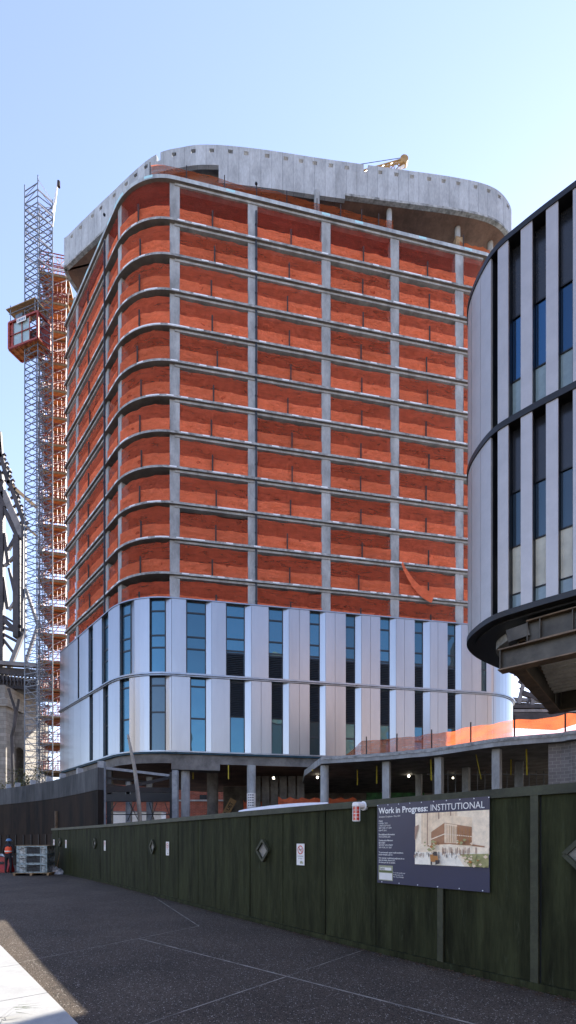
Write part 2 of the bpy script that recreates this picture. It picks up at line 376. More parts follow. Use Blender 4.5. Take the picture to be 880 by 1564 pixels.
def catmull(pts, n=10):
    out = []; p = [Vector(q) for q in pts]
    p = [p[0]*2-p[1]]+p+[p[-1]*2-p[-2]]
    for i in range(1, len(p)-2):
        for k in range(n):
            t = k/n
            out.append(tuple(.5*((2*p[i])+(p[i+1]-p[i-1])*t+(2*p[i-1]-5*p[i]+4*p[i+1]-p[i+2])*t*t+(3*p[i]-p[i-1]-3*p[i+1]+p[i+2])*t**3)))
    out.append(tuple(p[-2])); return out
class Curve:
    """plan curve with outward normals; at(s, off) -> (x, y)"""
    def __init__(s, pts, nrm=None, side=1):
        s.p = [Vector(q) for q in pts]; n = len(s.p)
        s.s = [0.]
        for i in range(1, n): s.s.append(s.s[-1]+(s.p[i]-s.p[i-1]).length)
        if nrm: s.n = [Vector(q) for q in nrm]
        else:
            s.n = []
            for i in range(n):
                d = (s.p[min(i+1,n-1)]-s.p[max(i-1,0)]).normalized(); s.n.append(Vector((d.y, -d.x))*side)
        s.L = s.s[-1]; s._c = {}
    def at(s, t, off=0.):
        t = min(max(t, 0), s.L); i = int(np.searchsorted(s.s, t)); i = min(max(i, 1), len(s.p)-1)
        k = (t-s.s[i-1])/max(s.s[i]-s.s[i-1], 1e-9)
        q = s.p[i-1].lerp(s.p[i], k); m = s.n[i-1].lerp(s.n[i], k).normalized()
        q = q+m*off; return (q.x, q.y)
    def nrm(s, t):
        a = Vector(s.at(t, 1.))-Vector(s.at(t, 0.)); return a
    def px2s(s, px, off=0., lo=None, hi=None, dec=False):
        lo = 0 if lo is None else lo; hi = s.L if hi is None else hi
        ts = np.linspace(lo, hi, 4000)
        key = (off, lo, hi)
        if key not in s._c: s._c[key] = np.array([pxof(*s.at(t, off)) for t in ts])
        v = s._c[key]
        return float(ts[int(np.argmin(np.abs(v-px)))])
    def pts(s, s0, s1, off0, off1=None, step=.5):
        off1 = off0 if off1 is None else off1
        ks = [s0]+[t for t in s.s if s0+1e-3 < t < s1-1e-3]+[s1]
        ks2 = []
        for a, b in zip(ks, ks[1:]):
            n = max(1, int((b-a)/step) if step < (b-a) and step < 50 else 1)
            ks2 += [a+(b-a)*i/n for i in range(n)]
        ks2.append(s1)
        return [s.at(t, off0+(off1-off0)*(t-s0)/max(s1-s0,1e-9)) for t in ks2]

# ================================================================== CAMERA, WORLD, SUN
cam = bpy.data.cameras.new('camera'); co = bpy.data.objects.new('camera', cam); COL.objects.link(co)
co.location = (0, 0, CZ); co.rotation_euler = (R(90), 0, 0)
cam.sensor_fit = 'VERTICAL'; cam.sensor_height = 36.; cam.sensor_width = 36.
cam.lens = F/1564*36; cam.shift_y = (HY-782)/1564; cam.clip_start = .1; cam.clip_end = 4000
scene.camera = co
SUN_AZ, SUN_EL = 36., 28.
w = bpy.data.worlds.new('World'); scene.world = w; w.use_nodes = True
nt = w.node_tree
for n in list(nt.nodes): nt.nodes.remove(n)
sky = nt.nodes.new('ShaderNodeTexSky'); sky.sky_type = 'NISHITA'; sky.sun_disc = False
sky.sun_elevation = R(SUN_EL); sky.sun_rotation = R(SUN_AZ); sky.air_density = 1.15; sky.dust_density = .2; sky.ozone_density = 4.5
bg = nt.nodes.new('ShaderNodeBackground'); bg.inputs['Strength'].default_value = .118
wo = nt.nodes.new('ShaderNodeOutputWorld'); tint_ = mix_rgb(nt, 1., sky.outputs[0], (1.10, .935, 1.), 'MULTIPLY')
hs = nt.nodes.new('ShaderNodeHueSaturation'); hs.inputs['Saturation'].default_value = .84; nt.links.new(tint_, hs.inputs['Color'])
nt.links.new(hs.outputs[0], bg.inputs[0]); nt.links.new(bg.outputs[0], wo.inputs[0])
sl = bpy.data.lights.new('sun', 'SUN'); sl.energy = 5.; sl.angle = R(.5); sl.color = (1., .93, .82)
so = bpy.data.objects.new('sun', sl); COL.objects.link(so)
S = Vector((math.sin(R(SUN_AZ))*math.cos(R(SUN_EL)), math.cos(R(SUN_AZ))*math.cos(R(SUN_EL)), math.sin(R(SUN_EL))))
so.rotation_euler = (-S).to_track_quat('-Z', 'Y').to_euler(); so.location = (40, 60, 60)
scene.view_settings.view_transform = 'Standard'; scene.view_settings.look = 'None'
scene.view_settings.exposure = 1.87; scene.view_settings.gamma = 1.
cy = scene.cycles; cy.max_bounces = 6; cy.diffuse_bounces = 3; cy.glossy_bounces = 3; cy.transparent_max_bounces = 10; cy.transmission_bounces = 4
cy.caustics_reflective = False; cy.caustics_refractive = False; cy.sample_clamp_indirect = 4.

# ================================================================== FENCE LINE (needed by the ground)
FB = [(825,1518),(680,1478),(574,1451),(497,1435.5),(432,1418),(382,1406),(339,1395.7),(302.4,1387),(272,1378.6),(245,1372),(224.7,1365),(205,1360),(186,1355.5),
      (168.4,1351),(153,1347),(140,1344.6),(127.5,1341),(116,1338.5),(79.5,1332.6)]
fy = np.array([F*CZ/(y-HY) for _, y in FB]); fx = np.array([(p-CX)/F*Y for (p, _), Y in zip(FB, fy)])
fc = np.polyfit(fy, fx, 3)
yy = np.linspace(2.2, 26.6, 900); xx = np.polyval(fc, yy)
fence = Curve([(float(x), float(y)) for x, y in zip(xx, yy)][::-1], side=-1)      # runs from the far end towards the viewer
if fence.nrm(fence.L/2).dot(Vector(fence.at(fence.L/2))) > 0: fence.n = [-v for v in fence.n]

# ================================================================== GROUND
def sheet(name, poly, z, mat, kind='structure'):
    mb = MB(); mb.face([(x, y, z) for x, y in poly], [(x, y) for x, y in poly])
    return mb.build(name, mat, kind=kind)
sheet('ground', [(-900,-900),(900,-900),(900,900),(-900,900)], 0., 'dirt')
M('site_dirt', (.07,.058,.046), rough=.95, var=.3, scale=.5)  # darker than the open ground, shade under the podium put into the colour
sheet('site_ground', [tuple(p) for p in fence.pts(0, fence.L, -.02, step=1.)]+[(40,6),(60,70),(-60,70),(-40,45)], .004, 'site_dirt')
fl = fence.pts(0, fence.L, .02, step=1.)
road = [(-140,-30),(12,-30)]+[tuple(p) for p in fl[::-1]]+[(-13.2,28),(-140,60)]
sheet('road', road, .004, 'asphalt')
def g(px, y): q = Vector((px-CX, F, HY-y)); k = CZ/(y-HY); return Vector(((px-CX)*k, F*k, 0))
mb = MB()
for a, b, wd in (((212,1434),(770,1577),.03),((235,1370),(304,1415),.022),((200,1573),(440,1491.5),.019),((20,1473),(304,1415),.012),((440,1491.5),(566,1448),.012)):
    p, q = g(*a), g(*b); d = (q-p).normalized(); n = Vector((-d.y, d.x, 0))*wd/2; z = Vector((0,0,.008))
    mb.face([p-n+z, q-n+z, q+n+z, p+n+z])
mb.build('road_joint', 'joint_light', kind='structure')
# pale granite kerb along the near left edge
a, b = g(0,1450), g(108,1564); d = (b-a).normalized(); n = Vector((-d.y, d.x, 0));  n = n if n.x < 0 else -n
kerb = thing('kerb', a, 'x', 'kerb'); del kerb['label'], kerb['category']; kerb['kind'] = 'structure'
L0 = a-d*7; i = 0
t = 0.
marks = [g(70,1527)]
off = (Vector(marks[0])-L0).dot(d) % 1.55
pos = [off+1.55*k for k in range(-1, 9)]
for s0, s1 in zip(pos, pos[1:]):
    s0 += .008; s1 -= .008
    c = L0+d*(s0+s1)/2+n*.75+Vector((0,0,.03))
    mb = MB(); mb.obox(c, d*(s1-s0)/2, n*.75, Vector((0,0,.045))); mb.build('kerb_stone', 'granite_white', kerb, kind='structure')
gl = MB()
for k in range(9):
    p = g(-8+random.random()*10, 1566+random.random()*14)+Vector((0,0,.06)); e = p+Vector((.22+random.random()*.14, .02+random.random()*.3, .05+random.random()*.12)); m_ = (p+e)/2+Vector((0,0,.06)); wv = Vector((0,.006,0))
    gl.face([p-wv, m_-wv, m_+wv, p+wv]); gl.face([m_-wv, e, m_+wv])
o = gl.build('grass_tuft', 'leaf_green'); o['label'] = 'few thin grass blades growing over the pale kerb'; o['category'] = 'grass'

# ================================================================== TOWER
dL = Vector((.677,-.736)).normalized(); nL = Vector((-.736,-.677)).normalized()
dF = Vector((.983,.184)).normalized(); nF = Vector((.184,-.983)).normalized()
L0t = Vector((-25.19,54.44)); T1 = Vector((-15.84,44.28)); RA = 6.46
pts, nr = [], []
for k in range(8): pts.append(L0t.lerp(T1, k/7)); nr.append(nL)
C1 = T1-nL*RA
a0 = math.atan2(nL.y, nL.x); a1 = math.atan2(nF.y, nF.x)
for k in range(1, 17):
    a = a0+(a1-a0)*k/16; v = Vector((math.cos(a), math.sin(a))); pts.append(C1+v*RA); nr.append(v)
E0 = pts[-1]; sA = None
for k in range(1, 20): pts.append(E0+dF*29.8*k/19); nr.append(nF)
RB = 5.; C2 = pts[-1]-nF*RB
for k in range(1, 19):
    a = a1+R(100)*k/18; v = Vector((math.cos(a), math.sin(a))); pts.append(C2+v*RB); nr.append(v)
tw = Curve(pts, nr)
S_T1 = (T1-L0t).length; S_A = tw.s[8+15]; S_RE = tw.s[8+16+18]
BACK = [(19.5,66),(-12,67.5),(-17.2,61.8)]
def plan(off): return [tw.at(t, off) for t in tw.s]+BACK
tower = thing('tower_under_construction', (0,52,0), 'tall round-cornered concrete tower wrapped in orange netting above metal cladding', 'building')
SL = [59.85, 56.15]+[53.06-3.096*k for k in range(11)]      # slab tops, last one hidden behind the cladding
colpx = [('E',104),('D',118),('B',183.5),('A',267),('1',386),('2',498),('3',603),('4',701.5),('5',770)]
cs = {}
for nme, px in colpx: cs[nme] = tw.px2s(px, -.3, 0, S_RE+5)
cs['C'] = tw.px2s(164, -.3, 0, S_RE)
# floor slabs with their edge beams
for i, z in enumerate(SL):
    th = .34 if i == 0 else .2
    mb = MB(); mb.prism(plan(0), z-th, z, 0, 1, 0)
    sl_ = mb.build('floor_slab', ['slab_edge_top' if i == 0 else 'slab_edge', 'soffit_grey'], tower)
    zt = z-th-.004
    b2 = MB()
    for s0, s1 in ((cs['A'], S_RE), (.4, cs['C']-.3)):
        b2.ribbon(tw.pts(s0, s1, -.2, step=60), tw.pts(s0, s1, -.72, step=60), zt-.19, zt)
    b2.build('edge_beam', 'concrete', sl_)
# columns
for nme in cs:
    s = cs[nme]; n = tw.nrm(s); tdir = Vector((-n.y, n.x)); p = Vector(tw.at(s, -.27-.34))
    wd = {'B':.62,'C':.62,'D':.62,'E':.55}.get(nme, .86)
    dp = .34
    mb = MB(); mb.obox(Vector((p.x, p.y, (9.4+59.5)/2)), Vector((tdir.x, tdir.y, 0))*wd/2, Vector((n.x, n.y, 0))*dp, Vector((0,0,(59.5-9.4)/2)))
    mb.build('column', 'concrete', tower)
for px, nm in ((391.5, '1'), (162, 'C')):
    s = tw.px2s(px, -.1, 0, S_RE); q = tw.at(s, -.12 if nm == '1' else .06)
    mb = MB(); mb.tube([(q[0],q[1],22), (q[0],q[1],58.6)], .085, 8)
    for z in SL: mb.tube([(q[0],q[1],z+1.2),(q[0],q[1],z+1.28)], .12, 8)
    mb.build('riser_pipe', 'pipe_black', tower)
# dark cores inside
def inner(off, s0=2.): return [tw.at(t, off) for t in tw.s if s0 < t < S_RE+4]+[(17,62),(-12,62)]
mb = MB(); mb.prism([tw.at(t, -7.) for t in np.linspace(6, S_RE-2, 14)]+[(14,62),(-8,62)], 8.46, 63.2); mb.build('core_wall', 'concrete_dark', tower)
# nets
bays = [('D','C'),('C','B'),('B','A'),('A','1'),('1','2'),('2','3'),('3','4'),('4','5')]
def net_mesh(mb, s0, s1, z0, z1, off, sag, seed, nx, nz, amp, mi, z1v=.1, u0=0):
    rr = random.Random(seed)
    ph = [rr.random()*6.28 for _ in range(8)]; fr = [.7+rr.random()*2.2 for _ in range(4)]
    tops = [z1-rr.random()*z1v for _ in range(5)]
    W = s1-s0
    def top(u):
        k = u*4; i = min(int(k), 3); f = k-i
        base = tops[i]*(1-f)+tops[i+1]*f
        return base-sag*math.sin(math.pi*f)*(.2+.8*abs(math.sin(ph[6]+i*1.7)))+.03*(rr.random()-.5)
    grid = []
    for j in range(nz+1):
        row = []
        for i in range(nx+1):
            u = i/nx; v = j/nz
            z = z0+(top(u)-z0)*v
            env = min(1, 4*u+.15, 4*(1-u)+.15)
            d = amp*env*(1-.85*v**3)*(.5*math.sin(fr[0]*u*W*1.3+ph[0]+v*2.4)+.35*math.sin(fr[1]*u*W*2.1+ph[1]-v*5)+.3*math.sin(6.5*v+ph[2]+fr[2]*u*W)+.35*math.sin(11*v+ph[3]+1.3*math.sin(u*W*.9+ph[4])))
            sgn = 1 if ph[5] > 3.14 else -1
            d += amp*.55*env*(1-.6*v**3)*(abs(math.sin(4.2*u*W+sgn*5.5*v+ph[7]+.8*math.sin(2.3*u*W+ph[5])))**1.5*(.4+.6*math.sin(1.1*u*W+ph[3])**2)+.6*abs(math.sin(7.3*u*W-sgn*7*v+ph[2]))**2*math.sin(.9*u*W+ph[1])**2)
            d += amp*.16*(1-.8*v**3)*(rr.random()-.5)
            q = tw.at(s0+u*W, off+d); row.append((q[0], q[1], z))
        grid.append(row)
    for j in range(nz):
        for i in range(nx):
            mb.face([grid[j][i], grid[j][i+1], grid[j+1][i+1], grid[j+1][i]], None, mi)
slivers = MB()
for i in range(12):
    z0 = SL[i+1]; H = SL[i]-z0-(.34 if i == 0 else .2)
    for j, (a, b) in enumerate([('E','D')]+bays):
        hw = {'B':.31,'C':.31,'D':.31,'E':.28}
        s0 = cs[a]+hw.get(a, .43); s1 = cs[b]-hw.get(b, .43)
        corner = (a, b) == ('B','A')
        off = -.3 if corner else -.36
        if (a, b) in (('A','1'),('1','2'),('2','3'),('3','4'),('4','5')): off = -.36
        mb = slivers if j == 0 else MB()
        nx = max(5, int((s1-s0)*7)); seed = i*31+j
        drop = random.Random(seed).choice([.0,.02,.04,.06,.1,.2]) if not corner else random.Random(seed).choice([.02,.05,.1,.35])
        zt = z0+H-(.17 if not corner else .04)-(drop if i else -.2)
        net_mesh(mb, s0, s1, z0+.02, zt, off, (.08 if i else 0.), seed, nx, 16, .11, 0 if i else 1, .16)
        net_mesh(mb, s0, s1, z0+.03, z0+1.22, off+.16, .07, seed+500, nx, 9, .09, 2, .08)
        if i and random.Random(seed+3).random() < .65: net_mesh(mb, s0+.05, s1-.05, z0+.02, z0+.5, off+.22, .06, seed+900, nx, 3, .04, 2, .2)
        if j: mb.build('safety_net', ['orange_net', 'orange_net_thin', 'orange_net_band'], tower, smooth=True)
        if j in (1,3,4,5,6,7):
            s = (s0+s1)/2+(random.Random(seed).random()-.5)*.6; q = tw.at(s, off+.31)
            pm = MB(); pm.box((q[0], q[1], z0+.72), (.12,.10,1.44)); pm.build('guard_post', 'dark_post', tower)
o = slivers.build('safety_net', ['orange_net', 'orange_net_thin', 'orange_net_band'], tower, smooth=True, kind='stuff')
# netting and posts on the top slab edge
s0, s1 = tw.px2s(228, 0, 0, S_RE), tw.px2s(603, 0, 0, S_RE)
mb = MB(); net_mesh(mb, s0, s1, 59.87, 61.2, -.35, .22, 77, 110, 6, .08, 0, .12); mb.build('roof_net', 'barrier_net', tower, smooth=True)
s2, s3 = tw.px2s(705, 0, 0, S_RE), tw.px2s(752, 0, 0, S_RE+3)
mb = MB(); net_mesh(mb, s2, s3, 59.87, 60.8, -.35, .15, 78, 24, 5, .06, 0, .12); mb.build('roof_net', 'barrier_net', tower, smooth=True)
for px in (230,285,343,392,438,484,520,552,578,707):
    s = tw.px2s(px, -.3, 0, S_RE); q = tw.at(s, -.22); pm = MB(); pm.box((q[0],q[1],60.55), (.08,.08,1.4)); pm.build('guard_post', 'dark_post', tower)
# columns of the open top floor
for px, box in ((117,0),(484,0),(594.5,0),(699,1),(749,1)):
    s = tw.px2s(px, -1.3, 0, S_RE+4); q = tw.at(s, -1.3)
    mb = MB(); mb.tube([(q[0],q[1],59.86),(q[0],q[1],63.3)], .27 if px > 200 else .36, 14); c_ = mb.build('terrace_column', 'concrete', tower, smooth=False)
    if box:
        n = tw.nrm(s); mb = MB(); mb.box((q[0],q[1],60.9), (.82,.82,2.1), math.atan2(n.y,n.x)); mb.build('formwork_box', 'tan_timber', c_)
# crown wall
CR = catmull([(-21.6,60),(-23.6,54.6),(-24.1,52.3),(-23.3,51.65),(-18.1,48.65),(-13.0,45.9),(-9.8,45.2),(-7,45.05),(-2.5,45.35),(3.1,45.95),(9.6,46.6),(16.2,47.26),(20.0,47.9),(22.1,48.9),(23.25,50.3),(23.3,52.5),(21.5,57)], 8)
crown = Curve(CR)
CW0 = crown.px2s(229, 0, 6, 30); CW1 = crown.px2s(334, 0, 6, 30)
mb = MB()
def cr(s0, s1, z0, z1, o0=0., o1=-.32): mb.ribbon(crown.pts(s0, s1, o0, step=1.), crown.pts(s0, s1, o1, step=1.), z0, z1, s0)
LC = crown.L
cr(0, CW0, 63.42, 65.78); cr(CW0, CW1, 64.62, 65.78); CWS = crown.px2s(527, 0, 10, 40); cr(CW1, CWS, 62.95, 65.78); cr(CWS, LC, 63.42, 65.78)
rr = random.Random(11); s = 1.; prev = 0.
while s < LC-1:
    hw = .42; top = rr.random() < .05
    cr(prev, s, 65.78, 66.14); cr(prev, s+hw*0, 66.14, 66.5)
    if not top: cr(s, s+hw, 66.14, 66.5)
    prev = s+hw; s += hw+.85+rr.random()*.7
cr(prev, LC, 65.78, 66.14); cr(prev, LC, 66.14, 66.5)
cw = mb.build('crown_wall', 'concrete_boards', tower)
mb = MB(); cr(0, CW0, 63.22, 63.416, .07, -.3); mb.build('crown_lip', 'concrete_edge', cw)
mb = MB(); cr(CWS+.01, LC, 63.2, 63.416, .07, -.3); mb.build('crown_lip', 'concrete_edge', cw)
roofpoly = []
for t in crown.s:
    roofpoly.append(crown.at(t, -1.3 if CW0 < t < CW1 else -.31))
mb = MB(); mb.prism(roofpoly, 63.24, 63.6, 0, 0, 0); mb.build('roof_slab', 'soffit_ply', tower)
mb = MB(); mb.ribbon(crown.pts(CW0-2, CW1+2, -.75, step=1.), crown.pts(CW0-2, CW1+2, -.95, step=1.), 63.61, 66.3); mb.build('dark_void_wall', 'concrete_dark', tower)  # dark wall added so the recess under the crown reads as a shaded void
mb = MB()
# transfer slab, underside
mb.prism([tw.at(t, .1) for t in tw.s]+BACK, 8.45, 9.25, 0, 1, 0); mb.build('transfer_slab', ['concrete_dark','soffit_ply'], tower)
mb = MB(); mb.ribbon(tw.pts(tw.px2s(262,.1,0,S_RE), tw.px2s(336,.1,0,S_RE), .14, step=1), tw.pts(tw.px2s(262,.1,0,S_RE), tw.px2s(336,.1,0,S_RE), -1.4, step=1), 7.9, 9.2); mb.build('drop_beam', 'concrete_dark', tower)
mb = MB(); mb.ribbon(tw.pts(.05, S_RE+2, .36, step=1), tw.pts(.05, S_RE+2, 0, step=1), 9.26, 9.46); mb.build('membrane', 'blue_membrane', tower)

# ---- cladding
ZB, ZM, ZT = 9.5, 16.1, 22.65
CS = lambda px, off=.45: tw.px2s(px, off, 0, S_RE+9)
rows = {
 1: dict(z0=ZM+.16, z1=ZT, win=[(121,123.5,0),(137.5,144.5,0),(158,168,0),(185,199.5,0),(229.5,253,0),(284.5,314.5,0),(345,374,1),(410,432.5,1),(472.5,489,1),(527.5,543,1),(580,596,1),(632.5,647,1),(682.5,696.5,1),(734,744,0)],
    seam=[97,105,112,130,205,262,323.5,384,441.5,457.5,497.5,512,552,566,605,618,657,669,705,721,754,773,782]),
 0: dict(z0=ZB, z1=ZM-.16, win=[(139,144.5,0),(160,168,0),(185,199.5,0),(229.5,253,3),(290.5,314.5,0),(351,374,2),(414.5,432.5,2),(472.5,489,4),(527.5,543,4),(580,596,4),(632.5,647,4),(682.5,696.5,4)],
    seam=[97,105,112,123.5,152,205,262,323.5,384,399,441.5,457.5,497.5,512,552,566,605,618,657,669,705,726,745,754,773,782]),
}
clad = tower
mb = MB(); mb.ribbon(tw.pts(0, S_RE+7.5, .12, step=1), tw.pts(0, S_RE+7.5, -.1, step=1), ZB+.01, ZT-.02); mb.build('backing_wall', 'interior_dark', tower)
SEND = S_RE+7.5
for r in (1, 0):
    z0, z1 = rows[r]['z0'], rows[r]['z1']; H = z1-z0
    wins = [(tw.px2s(a, .3, 0, S_RE+4), tw.px2s(b, .3, 0, S_RE+4), k) for a, b, k in rows[r]['win']]
    edges = sorted([CS(p) for p in rows[r]['seam']])
    cur = .0; spans = []
    for a, b, k in wins: spans.append((cur, a)); cur = b
    spans.append((cur, SEND))
    for k, (a, b) in enumerate(spans):
        cuts = [a]+[e for e in edges if a+.12 < e < b-.12]+[b]
        for q, (c0, c1) in enumerate(zip(cuts, cuts[1:])):
            g0 = .012 if q else 0; g1 = .012 if q < len(cuts)-2 else 0
            o0 = o1 = .45
            if q == 0 and k > 3 and len(cuts) > 2: o0 = .2         # narrow return panel, splayed back to the glass
            mb = MB(); mb.ribbon(tw.pts(c0+g0, c1-g1, o0, o1, step=.7), tw.pts(c0+g0, c1-g1, .125, step=.7), z0, z1)
            mb.build('cladding_panel', 'clad_metal', tower)
    for a, b, k in wins:
        def strip(f0, f1, o, th=.03):
            m_ = MB(); m_.ribbon(tw.pts(a+.02, b-.02, o, step=.6), tw.pts(a+.02, b-.02, o-th, step=.6), z1-f1*H, z1-f0*H); return m_
        gm = strip(.005, .995, .17).build('window', 'glass_dim' if k == 3 else 'glass_blue', tower)
        fr = MB()
        fr_at = {0:(.16,.49,.655) if r else (.115,.55), 1:(.17,.475,.64), 2:(.5,), 3:(.12,.48), 4:(.52,.74)}[k]
        for f in fr_at:
            fr.ribbon(tw.pts(a+.02, b-.02, .215, step=.6), tw.pts(a+.02, b-.02, .171, step=.6), z1-f*H-.07, z1-f*H+.07)
        for e in (a+.02, b-.08): fr.ribbon(tw.pts(e, e+.07, .23, step=.6), tw.pts(e, e+.07, .172, step=.6), z0+.02, z1-.02)
        fr.build('window_frame', 'frame_dark', gm)
        lo = {1:(.66,.995), 2:(.01,.49), 4:(.01,.51)}.get(k)
        if lo:
            lv = MB(); lv.ribbon(tw.pts(a+.1, b-.1, .19, step=.6), tw.pts(a+.1, b-.1, .175, step=.6), z1-lo[1]*H, z1-lo[0]*H)
            nb = int((lo[1]-lo[0])*H/.16)
            for q in range(nb):
                zz = z1-lo[1]*H+.16*q
                for c, d in zip(tw.pts(a+.1, b-.1, .3, step=.6), tw.pts(a+.1, b-.1, .3, step=.6)[1:]): pass
                A, B = tw.at(a+.1, .31), tw.at(b-.1, .31); A2, B2 = tw.at(a+.1, .2), tw.at(b-.1, .2)
                lv.face([(*A, zz), (*B, zz), (*B2, zz+.11), (*A2, zz+.11)]); lv.face([(*A, zz-.03), (*B, zz-.03), (*B, zz), (*A, zz)])
            lv.build('louvre', 'frame_dark', gm)
for za, zb, o, m_ in ((ZM-.15, ZM-.05, .56, 'clad_trim'), (ZM-.045, ZM+.045, .68, 'clad_trim'), (ZM+.05, ZM+.15, .54, 'clad_trim'), (ZT+.004, ZT+.1, .5, 'clad_trim'), (ZB-.12, ZB-.004, .5, 'clad_trim')):
    mb = MB(); mb.ribbon(tw.pts(0, SEND, o, step=.7), tw.pts(0, SEND, .1, step=.7), za, zb); mb.build('ledge', m_, tower)

# ---- columns under the tower
def round_col(px, Y, d, z1, mat='concrete', parent=tower, n=20):
    x = (px-CX)/F*Y; mb = MB(); mb.tube([(x,Y,0),(x,Y,z1)], d/2, n); return mb.build('round_column', mat, parent, smooth=False)
round_col(283.5, 43.2, .78, 8.4); c384 = round_col(384, 43.5, .78, 8.44); round_col(325, 48, 1.1, 8.44, 'concrete_dark')
x = (384-CX)/F*43.5; mb = MB(); mb.tube([(x,43.5,4.65),(x,43.5,5.95)], .40, 20, caps=False)
mb.build('paper_wrap', 'paper_white', c384)
bm = bmesh.new()
mb = MB()
for q in range(5):
    for k in range(3):
        a0_ = -math.pi/2-.75+k*.5; zz = 4.8+q*.23
        p_, q_ = [(x+.405*math.cos(a), 43.5+.405*math.sin(a)) for a in (a0_, a0_+.36)]
        mb.face([(*p_,zz),(*q_,zz),(*q_,zz+.1),(*p_,zz+.1)])
mb.build('printed_mark', 'sign_navy', c384)
mb = MB()
mb.box((14, 60, 4.2), (44, .4, 8.3)); mb.build('light_stop_wall', 'concrete_dark', tower)  # added to keep light from behind out of the undercroft
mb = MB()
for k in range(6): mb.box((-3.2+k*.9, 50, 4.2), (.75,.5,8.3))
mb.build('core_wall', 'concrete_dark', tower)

# loose net scrap hanging from the facade
mb = MB(); sa = tw.px2s(617, .05, 0, S_RE)
prev = None
for k in range(13):
    f = k/12; px = 615+f*50; y = 858+50*f**.8+ (8*math.sin(math.pi*f)); wpx = 4+11*f*(1-.2*f)
    s_ = tw.px2s(px, .12, 0, S_RE); Yp = tw.at(s_, .12)
    A = P(px, y-wpx*.2, Yp[1]-.1+.04*math.sin(k*2.)); B = P(px-wpx*.45, y+wpx, Yp[1]-.13+.06*math.sin(k*3.))
    if prev: mb.face([prev[0], A, B, prev[1]])
    prev = (A, B)
o = mb.build('loose_net', 'orange_net_band', smooth=True); o['label'] = 'torn scrap of red net dangling across two storeys near the right end of the facade'; o['category'] = 'net'

# ================================================================== PODIUM
pod = thing('podium', (14,40,0), 'low concrete podium deck on columns in front of the tower', 'building')
PE = [Q(491,1156,8.1), Q(540,1153,8.1), Q(587,1149.7,8.1), Q(625,1146,8.1), Q(660,1142.7,8.1), Q(707,1135.5,8.1), Q(754.5,1128,8.1), Q(805,1123,8.1), Q(856,1119,8.1), Q(880,1115,8.1)]
pe = [(p.x, p.y) for p in PE]+[(20,26.6),(27,25)]
pcur = Curve(catmull(pe, 5))
poly = [tuple(q) for q in catmull(pe, 5)]+[(30,28),(30,62),(1.5,62),(1.5,44)]
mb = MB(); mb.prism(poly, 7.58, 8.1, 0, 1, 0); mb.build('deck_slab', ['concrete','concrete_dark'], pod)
mb = MB(); mb.ribbon(pcur.pts(0, pcur.L, .05, step=1), pcur.pts(0, pcur.L, -.02, step=1), 7.86, 8.0); mb.build('deck_edge', 'concrete_edge', pod)
for px, off, wd in ((671,-.9,.48),(759,-.9,.48),(590.5,-.9,.52),(712,-7,.5),(793,-7,.55),(640,-9,.5),(845,-6,.5)):
    s = pcur.px2s(px, off); q = pcur.at(s, off); n = pcur.nrm(s)
    mb = MB(); mb.box((q[0],q[1],3.78), (wd,wd,7.56), math.atan2(n.y,n.x)); mb.build('deck_column', 'concrete', pod)
q = pcur.at(pcur.px2s(493,-.9),-.9); mb = MB(); mb.tube([(q[0],q[1],0),(q[0],q[1],7.56)], .33, 18); mb.build('round_column', 'concrete', pod)
s0 = pcur.px2s(838,-.5); mb = MB(); mb.ribbon(pcur.pts(s0, s0+9, -.5, step=20), pcur.pts(s0, s0+9, -.75, step=20), 0, 7.56); mb.build('block_wall', 'block_grey', pod)
# dim things under the podium
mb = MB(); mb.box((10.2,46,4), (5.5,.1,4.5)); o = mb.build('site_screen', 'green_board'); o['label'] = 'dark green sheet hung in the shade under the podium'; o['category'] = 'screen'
mb = MB()
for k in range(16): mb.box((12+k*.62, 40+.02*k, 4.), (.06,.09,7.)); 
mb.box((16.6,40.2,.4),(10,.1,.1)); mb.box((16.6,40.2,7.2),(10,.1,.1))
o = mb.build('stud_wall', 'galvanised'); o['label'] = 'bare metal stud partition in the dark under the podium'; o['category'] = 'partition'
for k, (px0, px1, Y) in enumerate(((372,402,50),(425,545,46),(660,745,44))):
    mb = MB(); a = P(px0,1240,Y); b = P(px1,1240,Y); nn = 20
    for j in range(nn):
        x0 = a.x+(b.x-a.x)*j/nn; x1 = a.x+(b.x-a.x)*(j+1)/nn
        mb.face([(x0,Y+.1*math.sin(j*1.3),2.9),(x1,Y+.1*math.sin(j*1.3+1.3),2.9),(x1,Y+.12*math.sin(j*1.1+1.1),5.9-.3*abs(math.sin(j+1))),(x0,Y+.12*math.sin(j*1.1),5.9-.3*abs(math.sin(j)))])
    o = mb.build('debris_net', 'orange_net_band', smooth=True); o['category'] = 'net'; o['group'] = 'nets in the dark below the deck'
    o['label'] = ('short dim red net behind the paper-wrapped round column', 'long dim red net strung in the dark undercroft left of the podium columns', 'dim red net below the two right work lamps')[k]
straps = [(477.5,1168,1178,0,40),(546,1176,1199,0,40),(575.5,1170,1197,0,38),(658,1164,1192,1,35),(727,1158,1190,8,33),(780.5,1161,1184,0,35),(804,1149,1184,1,31),(295,1170,1190,0,44),(349,1165,1190,0,43)]
slab = ['short yellow strap hanging beside the round podium column','yellow strap hanging between the round column and the first square column','long yellow strap just left of the first square podium column','yellow strap hanging just left of the second square podium column',
        'slanting yellow strap hanging between the two middle deck columns','faint yellow strap right of the bright work lamp','long yellow strap hanging left of the grey block wall','yellow strap hanging right of the leftmost round column under the cladding','yellow strap hanging above the opening left of the paper-wrapped column']
